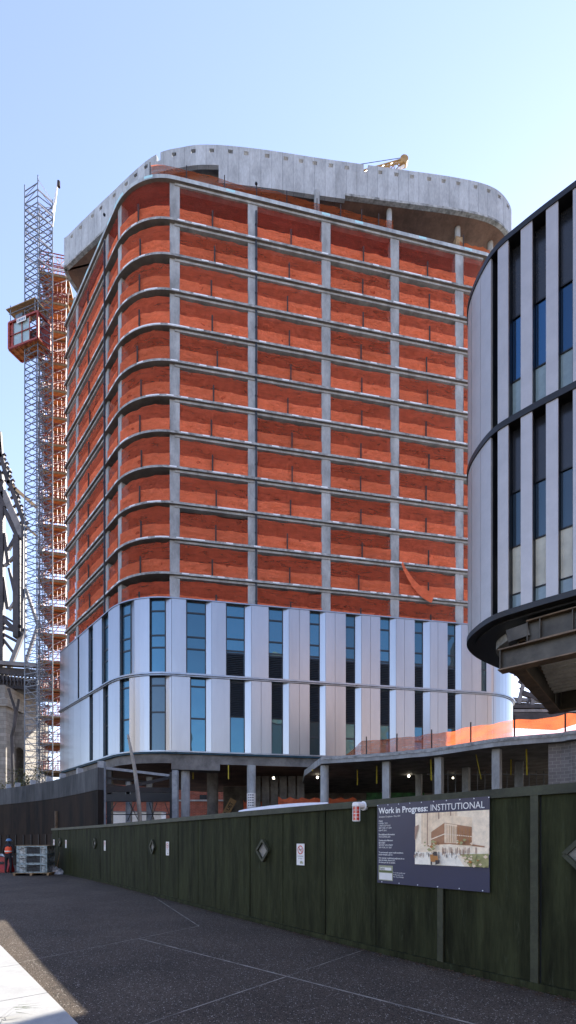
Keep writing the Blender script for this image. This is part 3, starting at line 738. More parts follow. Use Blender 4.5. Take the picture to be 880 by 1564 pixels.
for (px, y0, y1, dx, Y), lb in zip(straps, slab):
    mb = MB(); a = P(px,y0-3,Y); b = P(px+dx,y1,Y); a.z = min(a.z+1.2, 7.6) if Y < 42 else 8.4
    mb.bar(a, b, .09, .02); o = mb.build('hanging_strap', 'strap_yellow'); o['label'] = lb; o['category'] = 'strap'; o['group'] = 'yellow straps hanging under the slabs'
lamps = [(624.5,1185,'bright work lamp in front of the dark green sheet'),(771,1179,'brightest work lamp, right of the second square deck column'),(692,1188,'small work lamp left of the middle rear column'),(418,1188,'work lamp right of the paper-wrapped round column'),(485,1187,'faint work lamp just left of the round podium column')]
for px, y, lb in lamps:
    Y = 43.; p = P(px,y,Y); t_ = thing('work_lamp', p, lb, 'lamp', 'work lamps under the slabs')
    r_ = .13 if px in (771,) else .10 if px != 692 else .07
    mb = MB(); mb.tube([p+Vector((0,0,-r_)),p+Vector((0,0,-r_*.6)),p,p+Vector((0,0,r_*.7))], [r_*.45,r_*.9,r_,r_*.5], 10); mb.build('bulb', 'lamp_glow', t_)
    mb = MB(); mb.tube([p+Vector((0,0,r_*.72)),p+Vector((0,0,r_*1.3))], r_*.5, 8); mb.bar(p+Vector((0,0,r_*1.3)), (p.x,p.y,7.6), .02); mb.build('lamp_holder', 'ink_black', t_)
# podium barrier net
bar_t = thing('barrier_fence', (10,32,8.1), 'bright orange mesh barrier on dark posts along the podium edge', 'barrier')
sb0 = pcur.px2s(528,-.15); sb1 = pcur.L
mb = MB(); rr = random.Random(5)
ps = [pcur.px2s(p,-.12) for p in (560,607,660,720,786,865)]
nx = 150; grid = []
for j in range(7):
    row = []
    for i in range(nx+1):
        f = i/nx; s = sb0+(sb1-sb0)*f; d = min(abs(s-q) for q in ps+[sb1, sb0+.1])
        ramp = min(1., (s-sb0)/1.2)
        zt = 8.12+1.04*ramp-.10*min(d/1.2, 1)+.02*math.sin(s*5)
        q = pcur.at(s, -.16+.05*math.sin(s*2.1+j*.8)+.04*math.sin(s*4.3-j)+.02*rr.random()); row.append((q[0],q[1],8.11+(zt-8.11)*j/6))
    grid.append(row)
for j in range(6):
    for i in range(nx): mb.face([grid[j][i],grid[j][i+1],grid[j+1][i+1],grid[j+1][i]])
mb.build('net', 'barrier_net', bar_t, smooth=True)
for s in ps:
    q = pcur.at(s, -.05); mb = MB(); mb.box((q[0],q[1],8.75), (.07,.07,1.3)); mb.build('post', 'dark_post', bar_t)

# ================================================================== CONSTRUCTION FENCE
FH = 2.38
fpx = [79.5,89.5,97.5,107,116,127.5,140,153,168.4,186,205,224.7,245,272,302.4,339,382,432,497,574,680,825]
fs = [fence.px2s(p) for p in fpx]; fs += [fs[-1]+1.25, min(fs[-1]+2.5, fence.L)]
q0 = fence.at(fs[18])
fen = thing('construction_fence', (q0[0],q0[1],0), 'long dark green plywood construction fence curving along the road', 'fence')
for i, (a, b) in enumerate(zip(fs, fs[1:])):
    A = Vector(fence.at(a+.012)); B = Vector(fence.at(b-.012)); n = fence.nrm((a+b)/2); rr = random.Random(i)
    jog = (rr.random()-.5)*.016
    mb = MB(); c = (A+B)/2-n*(.012-jog); d = (B-A)/2
    mb.obox(Vector((c.x,c.y,(FH-.04)/2)), Vector((d.x,d.y,0)), Vector((n.x,n.y,0))*.01, Vector((0,0,(FH-.08)/2)))
    pn = mb.build('fence_panel', 'fence_green', fen)
for i, a in enumerate(fs):
    n = fence.nrm(a); tdir = Vector((-n.y, n.x)); q = Vector(fence.at(a))
    big = i >= 20
    o_ = .022 if big else -.045
    c = q+n*o_-tdir*(.05 if big else 0)*(1 if tdir.dot(Vector((0,-1))) > 0 else -1)
    mb = MB(); mb.obox(Vector((c.x,c.y,FH/2-.03)), Vector((tdir.x,tdir.y,0))*(.044 if big else .05), Vector((n.x,n.y,0))*.018, Vector((0,0,FH/2-.05)))
    mb.build('batten', 'fence_trim' if big else 'ink_black', fen)  # rear ones are black and stop sun leaking through the seams
    if big:
        c = q-n*.06; mb = MB(); mb.obox(Vector((c.x,c.y,FH/2-.03)), Vector((tdir.x,tdir.y,0))*.07, Vector((n.x,n.y,0))*.02, Vector((0,0,FH/2-.05))); mb.build('light_stop_strip', 'ink_black', fen)  # black strip added behind the seam to block leaking sunlight
mb = MB(); mb.ribbon(fence.pts(fs[0], fs[-1], .045, step=1.2), fence.pts(fs[0], fs[-1], -.06, step=1.2), FH-.11, FH); mb.build('cap_rail', 'fence_trim', fen)
mb = MB(); mb.ribbon(fence.pts(fs[0], fs[-1], .05, step=1.2), fence.pts(fs[0], fs[-1], .0, step=1.2), .006, .095); mb.build('kick_board', 'fence_green', fen)
def fframe(px, z, off=.012):
    s = fence.px2s(px); q = fence.at(s, off); n = fence.nrm(s)
    return Vector((q[0],q[1],z)), Vector((n.x,n.y,0)), math.atan2(n.y,n.x)+math.pi/2
def atz(px, y):
    s = fence.px2s(px); return CZ+(HY-y)/F*fence.at(s)[1]
# diamond viewing windows
for px, y in ((404,1299),(882,1305),(234.5,1293.5),(146,1288),(92.5,1286)):
    if px == 882: s_ = fence.px2s(880)
    c, n, rz = fframe(min(px,879), atz(min(px,879),y)); u = Vector((-n.y,n.x,0)); k = Vector((0,0,1))
    if px == 882: c = c+u*(.12 if (c+u).x > c.x else -.12)
    hw, hh, tk = .245, .245, .055
    fr = MB()
    cor = [u*hw, k*hh, -u*hw, -k*hh]
    for a, b in zip(cor, cor[1:]+cor[:1]):
        fr.bar(c+a*.88+n*.02, c+b*.88+n*.02, .05, .065, up=n)
    w_ = fr.build('viewing_window', 'fence_trim', fen)
    mb = MB(); mb.face([c+a*.8+n*.006 for a in cor]); mb.build('window_pane', 'pewter_pane', w_)
# no-smoking notices
def notice():
    t_ = thing('notice_sign', (0,0,0), 'x', 'sign', 'white no smoking notices on the green fence')
    mb = MB(); mb.obox(Vector((0,-.004,0)), Vector((.115,0,0)), Vector((0,.003,0)), Vector((0,0,.2))); mb.build('board', 'paper_white', t_)
    mb = MB()
    cz_ = .085
    for k in range(28):
        a, b = 2*math.pi*k/28, 2*math.pi*(k+1)/28
        mb.face([(.083*math.cos(a),-.0085,cz_+.083*math.sin(a)),(.083*math.cos(b),-.0085,cz_+.083*math.sin(b)),(.064*math.cos(b),-.0085,cz_+.064*math.sin(b)),(.064*math.cos(a),-.0085,cz_+.064*math.sin(a))])
    mb.face([(-.053,-.0085,cz_+.041),(-.041,-.0085,cz_+.053),(.053,-.0085,cz_-.041),(.041,-.0085,cz_-.053)])
    mb.build('ban_symbol', 'ink_red', t_)
    mb = MB(); mb.face([(-.045,-.008,cz_-.007),(.04,-.008,cz_-.007),(.04,-.008,cz_+.008),(-.045,-.008,cz_+.008)])
    mb.face([(.028,-.008,cz_+.012),(.036,-.008,cz_+.012),(.042,-.008,cz_+.038),(.03,-.008,cz_+.03)]); mb.build('cigarette', 'ink_black', t_)
    bm = bmesh.new()
    for q, (tx, sz, wd, z_) in enumerate((('NO SMOKING',.034,.16,-.045),('NO FUMAR',.026,.11,-.085))):
        text_bm(bm, tx, sz, Matrix.Translation((-wd/2,-.0085,z_)) @ Matrix.Rotation(R(90),4,'X'), width=wd)
    me = bpy.data.meshes.new('lettering'); bm.to_mesh(me); bm.free(); me.materials.append(MATS['ink_black']); link('lettering', me, t_, (0,0,0))
    mb = MB(); mb.face([(-.02,-.008,-.17),(.085,-.008,-.17),(.06,-.008,-.125),(.0,-.008,-.12)]); mb.build('stain', 'permit_olive', t_)
    return t_
n0 = notice()
nl = ['nearest and largest white no smoking notice, right of the big grey diamond window','white no smoking notice between the second diamond window and the taller fence panels','small notice between the two middle diamond windows of the fence','tiny notice right of the farthest diamond window','farthest tiny notice at the left end of the green fence']
for k, (px, y) in enumerate(((460.5,1305),(257,1296),(161,1291.5),(101.5,1289),(83,1288))):
    t_ = n0 if k == 0 else copy_tree(n0)
    c, n, rz = fframe(px, atz(px,y), .016); t_.location = c; t_.rotation_euler.z = rz; t_['label'] = nl[k]
# alarm strobe
c, n, rz = fframe(558, atz(558,1231), 0.); u = Vector((-n.y,n.x,0)); u = u if u.x < 0 else -u
st = thing('alarm_strobe', c, 'red caged strobe light on a white bracket beside the navy sign', 'strobe light')
mb = MB(); mb.tube([c+n*.01, c+n*.05], .075, 14); mb.tube([c+n*.05, c+n*.14+Vector((0,0,.005)), c+n*.20], [.055,.055,.04], 12); mb.build('bracket', 'white_cover', st)
cc = c+n*.2
mb = MB(); mb.tube([cc+Vector((0,0,-.01)), cc+Vector((0,0,-.24))], .05, 14); mb.build('red_lens', 'lens_red', st, smooth=False)
mb = MB()
mb.tube([cc+Vector((0,0,.05)), cc+Vector((0,0,.04)), cc+Vector((0,0,-.01))], [.045,.062,.068], 14)
for k in range(5):
    zz = -.02-.055*k
    for j in range(14):
        a, b = 2*math.pi*j/14, 2*math.pi*(j+1)/14
        mb.bar(cc+Vector((.06*math.cos(a),.06*math.sin(a),zz)), cc+Vector((.06*math.cos(b),.06*math.sin(b),zz)), .005)
for j in range(6):
    a = 2*math.pi*j/6+.3; mb.bar(cc+Vector((.062*math.cos(a),.062*math.sin(a),0)), cc+Vector((.062*math.cos(a),.062*math.sin(a),-.245)), .007)
mb.tube([cc+Vector((0,0,-.235)), cc+Vector((0,0,-.255))], [.064,.05], 14)
mb.build('cage', 'white_cover', st)
# project sign
pa = Vector(fence.at(fence.px2s(580.5))); pb = Vector(fence.at(fence.px2s(752)))
nn_ = fence.nrm(fence.px2s(670)); pa += nn_*.055; pb += nn_*.055
SW = (pb-pa).length; SH = 1.2; ztop = 2.295; ux = (pb-pa).normalized(); nz = Vector((ux.y,-ux.x)); nz = nz if nz.dot(nn_) > 0 else -nz
sg = thing('project_sign', ((pa.x+pb.x)/2,(pa.y+pb.y)/2,ztop-SH), 'large navy project sign with a building picture screwed to the green fence', 'sign')
def sp(u, v, o=0.): q = pa+ux*(u*SW)+nz*o; return Vector((q.x,q.y,ztop-v*SH))
mb = MB()
mb.obox((sp(0,0)+sp(1,1))/2, Vector((ux.x,ux.y,0))*SW/2, Vector((nz.x,nz.y,0))*.004, Vector((0,0,SH/2))); mb.build('board', 'sign_navy', sg)
def smat(u, v, o=.0075): 
    q = sp(u, v, o); return Matrix.Translation(q) @ Matrix(((ux.x,0,nz.x,0),(ux.y,0,nz.y,0),(0,1,0,0),(0,0,0,1)))
def letter(lines, mat, name='lettering'):
    bm = bmesh.new()
    for tx, u, v, size, wd, bold in lines: text_bm(bm, tx, size, smat(u, v), bold, wd*SW if wd else None)
    me = bpy.data.meshes.new(name); bm.to_mesh(me); bm.free(); me.materials.append(MATS[mat]); me.transform(Matrix.Translation(-ORG[sg.name])); return link(name, me, sg, ORG[sg.name])
letter([('Work in Progress:', .017, .118, .125, .485, .0028), ('INSTITUTIONAL', .525, .118, .125, .44, 0.),
        ('Anticipated Completion:  FALL 2019', .017, .168, .034, .225, 0.), ('Owner:', .017, .222, .034, .045, .0006), ('CORNELL TECH', .017, .252, .034, .095, 0.), ('2 WEST LOOP ROAD', .017, .282, .034, .125, 0.),
        ('NEW YORK, NY 10044', .017, .312, .034, .135, 0.), ('646-971-3611', .017, .342, .034, .085, 0.),
        ('For additional information:', .017, .393, .034, .17, .0006), ('TECH.CORNELL.EDU', .017, .423, .034, .125, 0.),
        ('Construction Manager:', .017, .468, .034, .15, .0006), ('Barr & Barr', .017, .498, .034, .07, .0004), ('460 WEST 34TH STREET', .017, .528, .034, .15, 0.), ('NEW YORK, NY 10001', .017, .558, .034, .135, 0.),
        ('To anonymously report unsafe conditions', .017, .62, .034, .255, .0004), ('at this worksite, call 311.', .017, .648, .034, .15, .0004),
        ('Para reportar condiciones peligrosas en un', .017, .69, .034, .265, .0004), ('sitio de trabajo, llame al 311.', .017, .718, .034, .175, .0004), ('No tiene que dar su nombre.', .017, .746, .034, .175, .0004),
        ('To see other permits issued', .17, .865, .026, .12, 0.), ('on this property visit', .17, .89, .026, .10, 0.), ('www.nyc.gov/buildings', .17, .915, .026, .105, 0.)], 'ink_white')
def poly_on(name, items):
    par = None
    mb = MB(); mats = []
    for k, (m_, pts_) in enumerate(items):
        if m_ not in mats: mats.append(m_)
        mb.face([sp(u, v, .006+.0004*k) for u, v in pts_], None, mats.index(m_))
    return mb.build(name, mats, sg, weld=False)
def rect(u0,v0,u1,v1): return [(u0,v0),(u1,v0),(u1,v1),(u0,v1)]
poly_on('permit_card', [('permit_olive', rect(.015,.775,.165,.965)), ('paper_white', rect(.03,.80,.15,.835)), ('permit_dark', rect(.02,.84,.16,.862)), ('paper_white', rect(.022,.87,.158,.955))])
bm = bmesh.new(); text_bm(bm, 'NYC', .045, smat(.036, .833, .0095), .0012)
me = bpy.data.meshes.new('lettering'); bm.to_mesh(me); bm.free(); me.materials.append(MATS['ink_black']); (me.transform(Matrix.Translation(-ORG[sg.name])), link('lettering', me, sg, ORG[sg.name]))
def pic(x, y): return (.389+.609*x, .14+.60*y)          # 0..1 in the picture
def PR(m_, *pts_): return (m_, [pic(*q) for q in pts_])
rr = random.Random(9); items = [PR('print_sky',(0,0),(1,0),(1,.78),(0,.78))]
items.append(PR('print_tower',(0,0),(.60,0),(.60,.6),(0,.6)))
items.append(PR('print_cream',(.0,.0),(.09,0),(.09,.6),(0,.6)))
for k in range(9): items.append(PR('print_stripe' if k % 3 == 1 else 'print_light',(.12+k*.055,0),(.135+k*.055,0),(.135+k*.055,.62),(.12+k*.055,.62)))
items += [PR('print_light',(.24,.37),(.43,.20),(.79,.29),(.79,.12),(.43,.06),(.24,.22)),
 PR('print_brown',(.24,.37),(.43,.20),(.43,.60),(.24,.62)), PR('print_brown',(.43,.20),(.79,.29),(.79,.62),(.43,.60)),
 PR('print_light',(.43,.21),(.60,.25),(.60,.58),(.43,.575)), PR('print_cream',(.24,.50),(.43,.40),(.79,.455),(.79,.47),(.43,.42),(.24,.52))]
for k in range(14): items.append(PR('print_orange' if k % 2 else 'print_brown',(.45+k*.024,.24+k*.006),(.457+k*.024,.24+k*.006),(.457+k*.024,.57),(.45+k*.024,.57)))
items += [PR('print_cream',(.18,.66),(.5,.60),(1,.66),(1,.80),(.18,.80)), PR('print_brown',(.80,.6),(.95,.63),(.95,.655),(.80,.63)), PR('print_ground',(0,.76),(1,.76),(1,1),(0,1)),
 PR('print_stripe',(0,.26),(.06,.22),(.05,.30),(.015,.5),(0,.52)), PR('print_green',(.64,.78),(1,.76),(1,1),(.74,1)), PR('print_cream',(.60,.80),(.66,.80),(.77,1),(.70,1))]
for k in range(30):
    x, y = .40+rr.random()*.5, .70+rr.random()*.05; items.append(PR('print_stripe',(x,y-.05),(x+.006,y-.05),(x+.006,y+.06),(x,y+.06)))
for k in range(46):
    x, y = (rr.random()*.62, .73+rr.random()*.09); h = .035+rr.random()*.035; wv = .008
    items.append(PR(rr.choice(['print_dark','print_stripe','print_dark','print_brown']),(x,y),(x+wv,y),(x+wv*.8,y+h),(x+wv*.2,y+h)))
for k in range(60):
    x, y = (.66+.34*rr.random(), .80+.19*rr.random()) if k < 34 else (.12+rr.random()*.22, .55+rr.random()*.17) if k < 50 else (.62+rr.random()*.2,.52+rr.random()*.09)
    if k < 34 and x < .66+(y-.8)*.5: continue
    s_ = .012+rr.random()*.02; items.append(PR(rr.choice(['print_green','print_green','print_orange','print_tower']),(x-s_,y),(x,y-s_),(x+s_,y),(x,y+s_)))
items += [PR('print_orange',(.26,.80),(.37,.79),(.38,.93),(.27,.94)), PR('print_dark',(.31,.74),(.36,.74),(.37,.82),(.31,.82)), PR('print_dark',(.27,.93),(.295,.93),(.295,.995),(.27,.99)), PR('print_dark',(.34,.9),(.40,.9),(.40,.96),(.34,.99))]
poly_on('picture_print', items)
for k, (u, v) in enumerate([(.005+.11*i, .012) for i in range(10)]+[(.05+.18*i, .985) for i in range(6)]):
    q = sp(u, v, .005); mb = MB(); mb.tube([q, q+Vector((nz.x,nz.y,0))*.004], .008, 8); mb.build('screw', 'clip_white', sg)

# ================================================================== RIGHT: GLAZED OFFICE BUILDING
K = 1.2
OC = catmull([(x*K, y*K) for x, y in [(11.2,6.4),(9,8.23),(6.26,10.52),(5.8,10.9),(5.42,11.24),(5.05,11.62),(4.87,12.05),(4.80,12.72),(4.95,13.3),(5.4,13.95),(6.1,14.6),(7.5,15.7),(10,17.6)]], 8)
oc = Curve(OC)
if oc.nrm(oc.L*.3).dot(Vector(oc.at(oc.L*.3))) > 0: oc.n = [-v for v in oc.n]
kz = lambda h: CZ+h*K
OB, OM, OT = kz(5.395), kz(9.895), kz(14.27)
off_b = thing('office_building', (12,17,OB), 'dark curved office block with pale vertical fins overhanging on steel girders', 'building')
core = [oc.at(t, -.42) for t in oc.s]+[(16,22),(16,8)]
mb = MB(); mb.prism(core, OB+.02, OT-.02); mb.build('core_wall', 'interior_dark', off_b)  # dark filler added so no light leaks through the block
for za, zb, o in ((OT-.10, OT+.06, .03), (OM-.09, OM+.09, .035), (OB-.10, OB+.06, .035)):
    mb = MB(); mb.ribbon(oc.pts(0, oc.L, o, step=2), oc.pts(0, oc.L, -.6, step=2), za, zb); mb.build('ring_ledge', 'black_metal', off_b)
mb = MB(); mb.prism([oc.at(t, -.3) for t in oc.s]+[(16,22),(16,8)], OT-.06, OT+.02); mb.build('roof', 'black_metal', off_b)
smax = oc.px2s(718.5, 0, 0, oc.L)
fp = [(834,852.5),(795.5,813),(760.3,776.3),(734,749.8),(720.3,733.6)]
fsx = [(oc.px2s(b, 0, 0, smax), oc.px2s(a, 0, 0, smax)) for a, b in fp]
pitch = fsx[1][0]-fsx[0][0]; wd0 = fsx[0][1]-fsx[0][0]
k = fsx[0][0]-pitch
while k > .3: fsx.insert(0, (k, k+wd0)); k -= pitch
e = fsx[-1][1]+.04
while e < oc.L-1: fsx.append((e, e+wd0)); e += wd0+.05
for r, (z0, z1) in enumerate(((OB+.061, OM-.091), (OM+.091, OT-.101))):
    H = z1-z0
    for a, b in fsx:
        mb = MB(); mb.ribbon(oc.pts(a, b, .0, step=9), oc.pts(a, b, -.07, step=9), z0, z1)
        fn = mb.build('fin', 'fin_grey', off_b)
        mb = MB(); mb.ribbon(oc.pts(a+.01, b-.01, -.072, step=9), oc.pts(a+.01, b-.01, -.34, step=9), z0, z1); mb.build('shaded_jamb', 'black_metal', fn)  # black jamb, the shadow of the window recess put into its colour
    for (a0_, a1_), (b0_, b1_) in zip(fsx, fsx[1:]):
        s0, s1 = a1_+.002, b0_-.002
        if s1-s0 < .03: continue
        def st(f0, f1, o): 
            m_ = MB(); m_.ribbon(oc.pts(s0, s1, o, step=9), oc.pts(s0, s1, o-.03, step=9), z0+H*f0, z0+H*f1); return m_
        g_ = st(0, 1, -.34).build('window', 'glass_office' if r else 'glass_dim', off_b)
        if r:
            st(.60, 1, -.325).build('spandrel', 'spandrel', g_); st(.0, .24, -.33).build('lower_pane', 'pale_glass', g_)
        else:
            st(.66, 1, -.325).build('spandrel', 'spandrel', g_); st(.10, .36, -.33).build('lower_pane', 'sunlit_interior', g_); st(0, .098, -.325).build('sill', 'pale_glass', g_)
        fr = MB()
        fr.ribbon(oc.pts(s0, s0+min(.05,(s1-s0)*.3), -.28, step=9), oc.pts(s0, s0+min(.05,(s1-s0)*.3), -.323, step=9), z0, z1); 
        for f in ((.6,.24) if r else (.66,.36,.1)): fr.ribbon(oc.pts(s0, s1, -.30, step=9), oc.pts(s0, s1, -.322, step=9), z0+H*f-.02, z0+H*f+.02)
        fr.build('window_frame', 'black_metal', g_)
mb = MB(); mb.prism([oc.at(t, -.25) for t in oc.s]+[(16,22),(16,8)], OB-.16, OB-.104); mb.build('soffit_panel', 'black_metal', off_b)
# floor edge and girders under it
ZA = CZ+4.1*K
A0 = Q(764,1027,ZA); A1 = Q(880,1001,ZA); dA = (A1-A0).normalized(); A2 = A1+dA*4
def girder(name, a, b, h, fl=.42, stiff=(), both=True):
    d = (b-a).normalized(); n = Vector((-d.y,d.x,0)); n = n if n.y < 0 else -n
    mb = MB(); mb.bar(a+Vector((0,0,.02)), b+Vector((0,0,.02)), fl, .035); mb.bar(a+Vector((0,0,h)), b+Vector((0,0,h)), fl, .035)
    g_ = mb.build(name, 'girder_flange', off_b)
    mb = MB(); mb.obox((a+b)/2+Vector((0,0,h/2+.01)), (b-a)/2, n*.02, Vector((0,0,h/2-.03))); mb.build('web', 'girder_steel', g_)
    for s_ in stiff:
        c = a+d*s_+n*fl*.25+Vector((0,0,h/2+.01)); mb = MB(); mb.obox(c, d*.012, n*fl*.22, Vector((0,0,h/2-.04))); mb.build('stiffener', 'girder_steel', g_)
    return g_
girder('girder', A0, A2, .6, stiff=(.06,))
nA = Vector((-dA.y,dA.x,0)); nA = nA if nA.y > 0 else -nA
B0 = Q(807,985,ZA+.66); B1 = B0+dA*6
girder('girder', B0, B1, .62, fl=.4, stiff=(.02,.35,1.15,2.0,2.8))
D0 = Q(838,1090,ZA); D1 = D0+dA*8
girder('girder', D0, D1, .84, stiff=(.1,.45))
cA = A0+dA*.45; girder('cross_beam', cA+nA*.15, D0+dA*.25-nA*.15, .84, fl=.36)
mb = MB(); mb.bar(A0+dA*.2+Vector((0,0,.95)), B0+Vector((0,0,.40)), .3, .36); mb.build('edge_beam', 'girder_steel', off_b)
led = [oc.at(t, -.85) for t in oc.s if oc.px2s(800,0,0,smax)-2.5 < t < smax+1.8]; led2 = [oc.at(t, -1.15) for t in oc.s if oc.px2s(800,0,0,smax)-2.5 < t < smax+1.8]
mb = MB(); mb.ribbon(led, led2, OB-.42, OB-.17); mb.build('slab_edge', 'concrete_edge', off_b)
zd = ZA+.7
mb = MB(); pA = A0+dA*.8+nA*.25; pD = D0+dA*.2-nA*.25
mb.face([Vector((p.x,p.y,zd+.1)) for p in (pA, pA+dA*7, pD+dA*7, pD)])
nr_ = 13
for k in range(nr_):
    f = (k+.5)/nr_; a = pA.lerp(pD, f); b = a+dA*7; a.z = b.z = zd; mb.bar(a, b, .13, .12)
mb.build('ribbed_deck', 'deck_pale', off_b)
for px, y in ((845,924),(787,930),(772,944),(733,963),(731,975)):
    pass
# lower storey of the same block, set well back to the right
mb = MB(); mb.box((24,20,3.6), (12,14,7.2)); mb.build('ground_storey', 'concrete_dark', off_b)

# ================================================================== LEFT: CURVED FORMWORK WALL
WC = Curve(catmull([(-36,46),(-28.5,41.2),(-21.4,36),(-15.9,31.6),(-12.4,28.0),(-9.85,25.1)], 8))
if WC.nrm(WC.L*.7).dot(Vector(WC.at(WC.L*.7))) > 0: WC.n = [-v for v in WC.n]
fw = thing('formwork_wall', (-16,32,0), 'tall curved plywood-faced wall, grey above and brown-black below', 'wall')
mb = MB(); mb.ribbon(WC.pts(0, WC.L, 0, step=1.2), WC.pts(0, WC.L, -.3, step=1.2), 0, 4.36); mb.build('lower_facing', 'wall_ply_lower', fw)
mb = MB(); mb.ribbon(WC.pts(0, WC.L, .02, step=1.2), WC.pts(0, WC.L, -.3, step=1.2), 4.364, 5.52); mb.build('upper_facing', 'wall_ply_upper_s', fw)
for px in (10, 24, 47, 71, 92, 118):
    q = WC.at(WC.px2s(px), -.15); mb = MB(); mb.box((q[0],q[1],5.68), (.32,.32,.32), .6); mb.build('stub_post', 'steel_grey', fw)
q = WC.at(WC.px2s(87.5), .06); mb = MB(); mb.box((q[0],q[1],2.9), (.14,.08,1.3), .7); mb.build('steel_prop', 'girder_flange', fw)
hoa = thing('plywood_hoarding', (-15,28.5,0), 'row of low brown plywood panels with dark straps at the foot of the curved wall', 'hoarding')
HC = Curve([WC.at(t, .55) for t in WC.s][3:-2]); 
if HC.nrm(HC.L*.7).dot(Vector(HC.at(HC.L*.7))) > 0: HC.n = [-v for v in HC.n]
s = 0.; k = 0
while s < HC.L-.3:
    e = min(s+1.22, HC.L)
    mb = MB(); mb.ribbon(HC.pts(s+.02, e-.02, 0, step=9), HC.pts(s+.02, e-.02, -.03, step=9), .02, 2.12); mb.build('hoarding_panel', 'wall_ply_lower', hoa)
    q = HC.at(e, .05); q2 = HC.at(e-.12, .16); q3 = HC.at(e-.35, .3)
    mb = MB(); mb.tube([(*q,2.1),(*q,1.4),(*q2,1.0),(*q3,.86)], .035, 6); mb.build('strap', 'ink_black', hoa)
    s = e; k += 1

# ---- red barriers, worker, pallet, broom and sheet
def barrier(c, rz, L=1.8):
    t_ = thing('road_barrier', c, 'x', 'barrier', 'red plastic road barriers by the curved wall', rz); o3 = Vector(c)
    mb = MB(); prof = [(-.28,0),(.28,0),(.28,.16),(.13,.42),(.10,.82),(-.10,.82),(-.13,.42),(-.28,.16)]
    for q in range(8):
        (a, h0), (b, h1) = prof[q], prof[(q+1)%8]; mb.face([o3+Vector((-L/2,a,h0)), o3+Vector((L/2,a,h0)), o3+Vector((L/2,b,h1)), o3+Vector((-L/2,b,h1))])
    for sx in (-1,1): mb.face([o3+Vector((sx*L/2,a,h)) for a, h in prof])
    mb.build('barrier_body', 'barrier_red', t_)
    for x in (-.45,.45):
        mb = MB(); mb.box(o3+Vector((x,-.137,.5)), (.26,.03,.13)); mb.build('hand_hole', 'crate_dark', t_)
    return t_
for c, lb in (((-15.9,26.3,.006),'red plastic barrier the worker leans over'),((-13.05,26.1,.006),'red plastic barrier showing between the stacked crates and the fence end')):
    barrier(c, R(-4))['label'] = lb
mb = MB(); rr = random.Random(2); gx = 9
gr = [[Vector((-16.2+i*.13, 26.25+j*.10, .86+.06*rr.random()-.02*abs(i-4)+ (.12 if 1<j<3 else 0))) for i in range(gx)] for j in range(5)]
for j in range(4):
    for i in range(gx-1): mb.face([gr[j][i],gr[j][i+1],gr[j+1][i+1],gr[j+1][i]])
o = mb.build('tarp_bundle', 'plastic_sheet'); o['label'] = 'crumpled grey tarpaulin lying on top of the red barrier beside the worker'; o['category'] = 'tarp'

# worker
wp = Vector((-14.78, 25.55, 0.006))
def skin(name, verts, edges, radii, mat, parent, o3, sub=2):
    me = bpy.data.meshes.new(name); me.from_pydata([tuple(v) for v in verts], edges, [])
    me.materials.append(MATS[mat]); o = link(name, me, parent, o3)
    m_ = o.modifiers.new('skin', 'SKIN')
    for d, r_ in zip(me.skin_vertices[0].data, radii): d.radius = (r_, r_) if not isinstance(r_, tuple) else r_
    me.skin_vertices[0].data[0].use_root = True
    m_.use_smooth_shade = True; o.modifiers.new('sub', 'SUBSURF').levels = sub; o.modifiers['sub'].render_levels = sub
    return o
wk = thing('person', wp, 'worker in orange vest and blue hard hat leaning on the red barrier', 'person')
V = [(0,0,.93),(0,.02,1.12),(-.02,.05,1.32),(-.03,.09,1.48),(-.03,.11,1.57),(-.04,.14,1.68),   # 0-5 spine, neck, head
     (-.10,0,.86),(-.12,.03,.48),(-.13,-.02,.07),(-.13,.12,.03),                     # 6-9 left leg, foot
     (.10,0,.86),(.12,.05,.48),(.12,0,.07),(.12,.14,.03),                      # 10-13
     (-.20,.07,1.42),(-.36,.16,1.17),(-.46,.38,.99),                          # 14-16 left arm reaching to the barrier
     (.19,.08,1.42),(.25,.16,1.15),(.14,.36,1.05)]
E = [(0,1),(1,2),(2,3),(3,4),(4,5),(0,6),(6,7),(7,8),(8,9),(0,10),(10,11),(11,12),(12,13),(3,14),(14,15),(15,16),(3,17),(17,18),(18,19)]
Rr = [(.15,.11),(.15,.115),(.165,.12),(.10,.085),.058,.095,.095,.07,.05,.045,.095,.07,.05,.045,.07,.052,.036,.07,.052,.036]
skin('body', V, E, Rr, 'dark_cloth', wk, wp)
skin('safety_vest', [(0,.01,.98),(0,.02,1.12),(-.02,.05,1.32),(-.03,.085,1.45)], [(0,1),(1,2),(2,3)], [(.175,.135),(.178,.14),(.19,.145),(.155,.11)], 'vest_orange', wk, wp, 2)
mb = MB(); n_ = 18
for z, rx, ry, cyy in ((1.15,.187,.15,.02),):
    for k in range(n_):
        a, b = 2*math.pi*k/n_, 2*math.pi*(k+1)/n_
        mb.face([wp+Vector((rx*math.cos(t)*1.0-.005, cyy+ry*math.sin(t), z+dz)) for t, dz in ((a,-.03),(b,-.03),(b,.03),(a,.03))])
mb.build('vest_stripe', 'vest_stripe', wk)
mb = MB(); hc = wp+Vector((-.04,.14,1.70)); ring = []
for j in range(6):
    a = j/5*math.pi/2; ring.append([hc+Vector((.135*math.cos(a)*math.cos(t), .155*math.cos(a)*math.sin(t), .13*math.sin(a))) for t in [2*math.pi*k/16 for k in range(16)]])
for j in range(5):
    for k in range(16): mb.face([ring[j][k],ring[j][(k+1)%16],ring[j+1][(k+1)%16],ring[j+1][k]])
mb.tube([hc+Vector((0,.02,-.012)), hc+Vector((0,.02,.004))], .17, 16); mb.build('hard_hat', 'helmet_blue', wk, smooth=True)
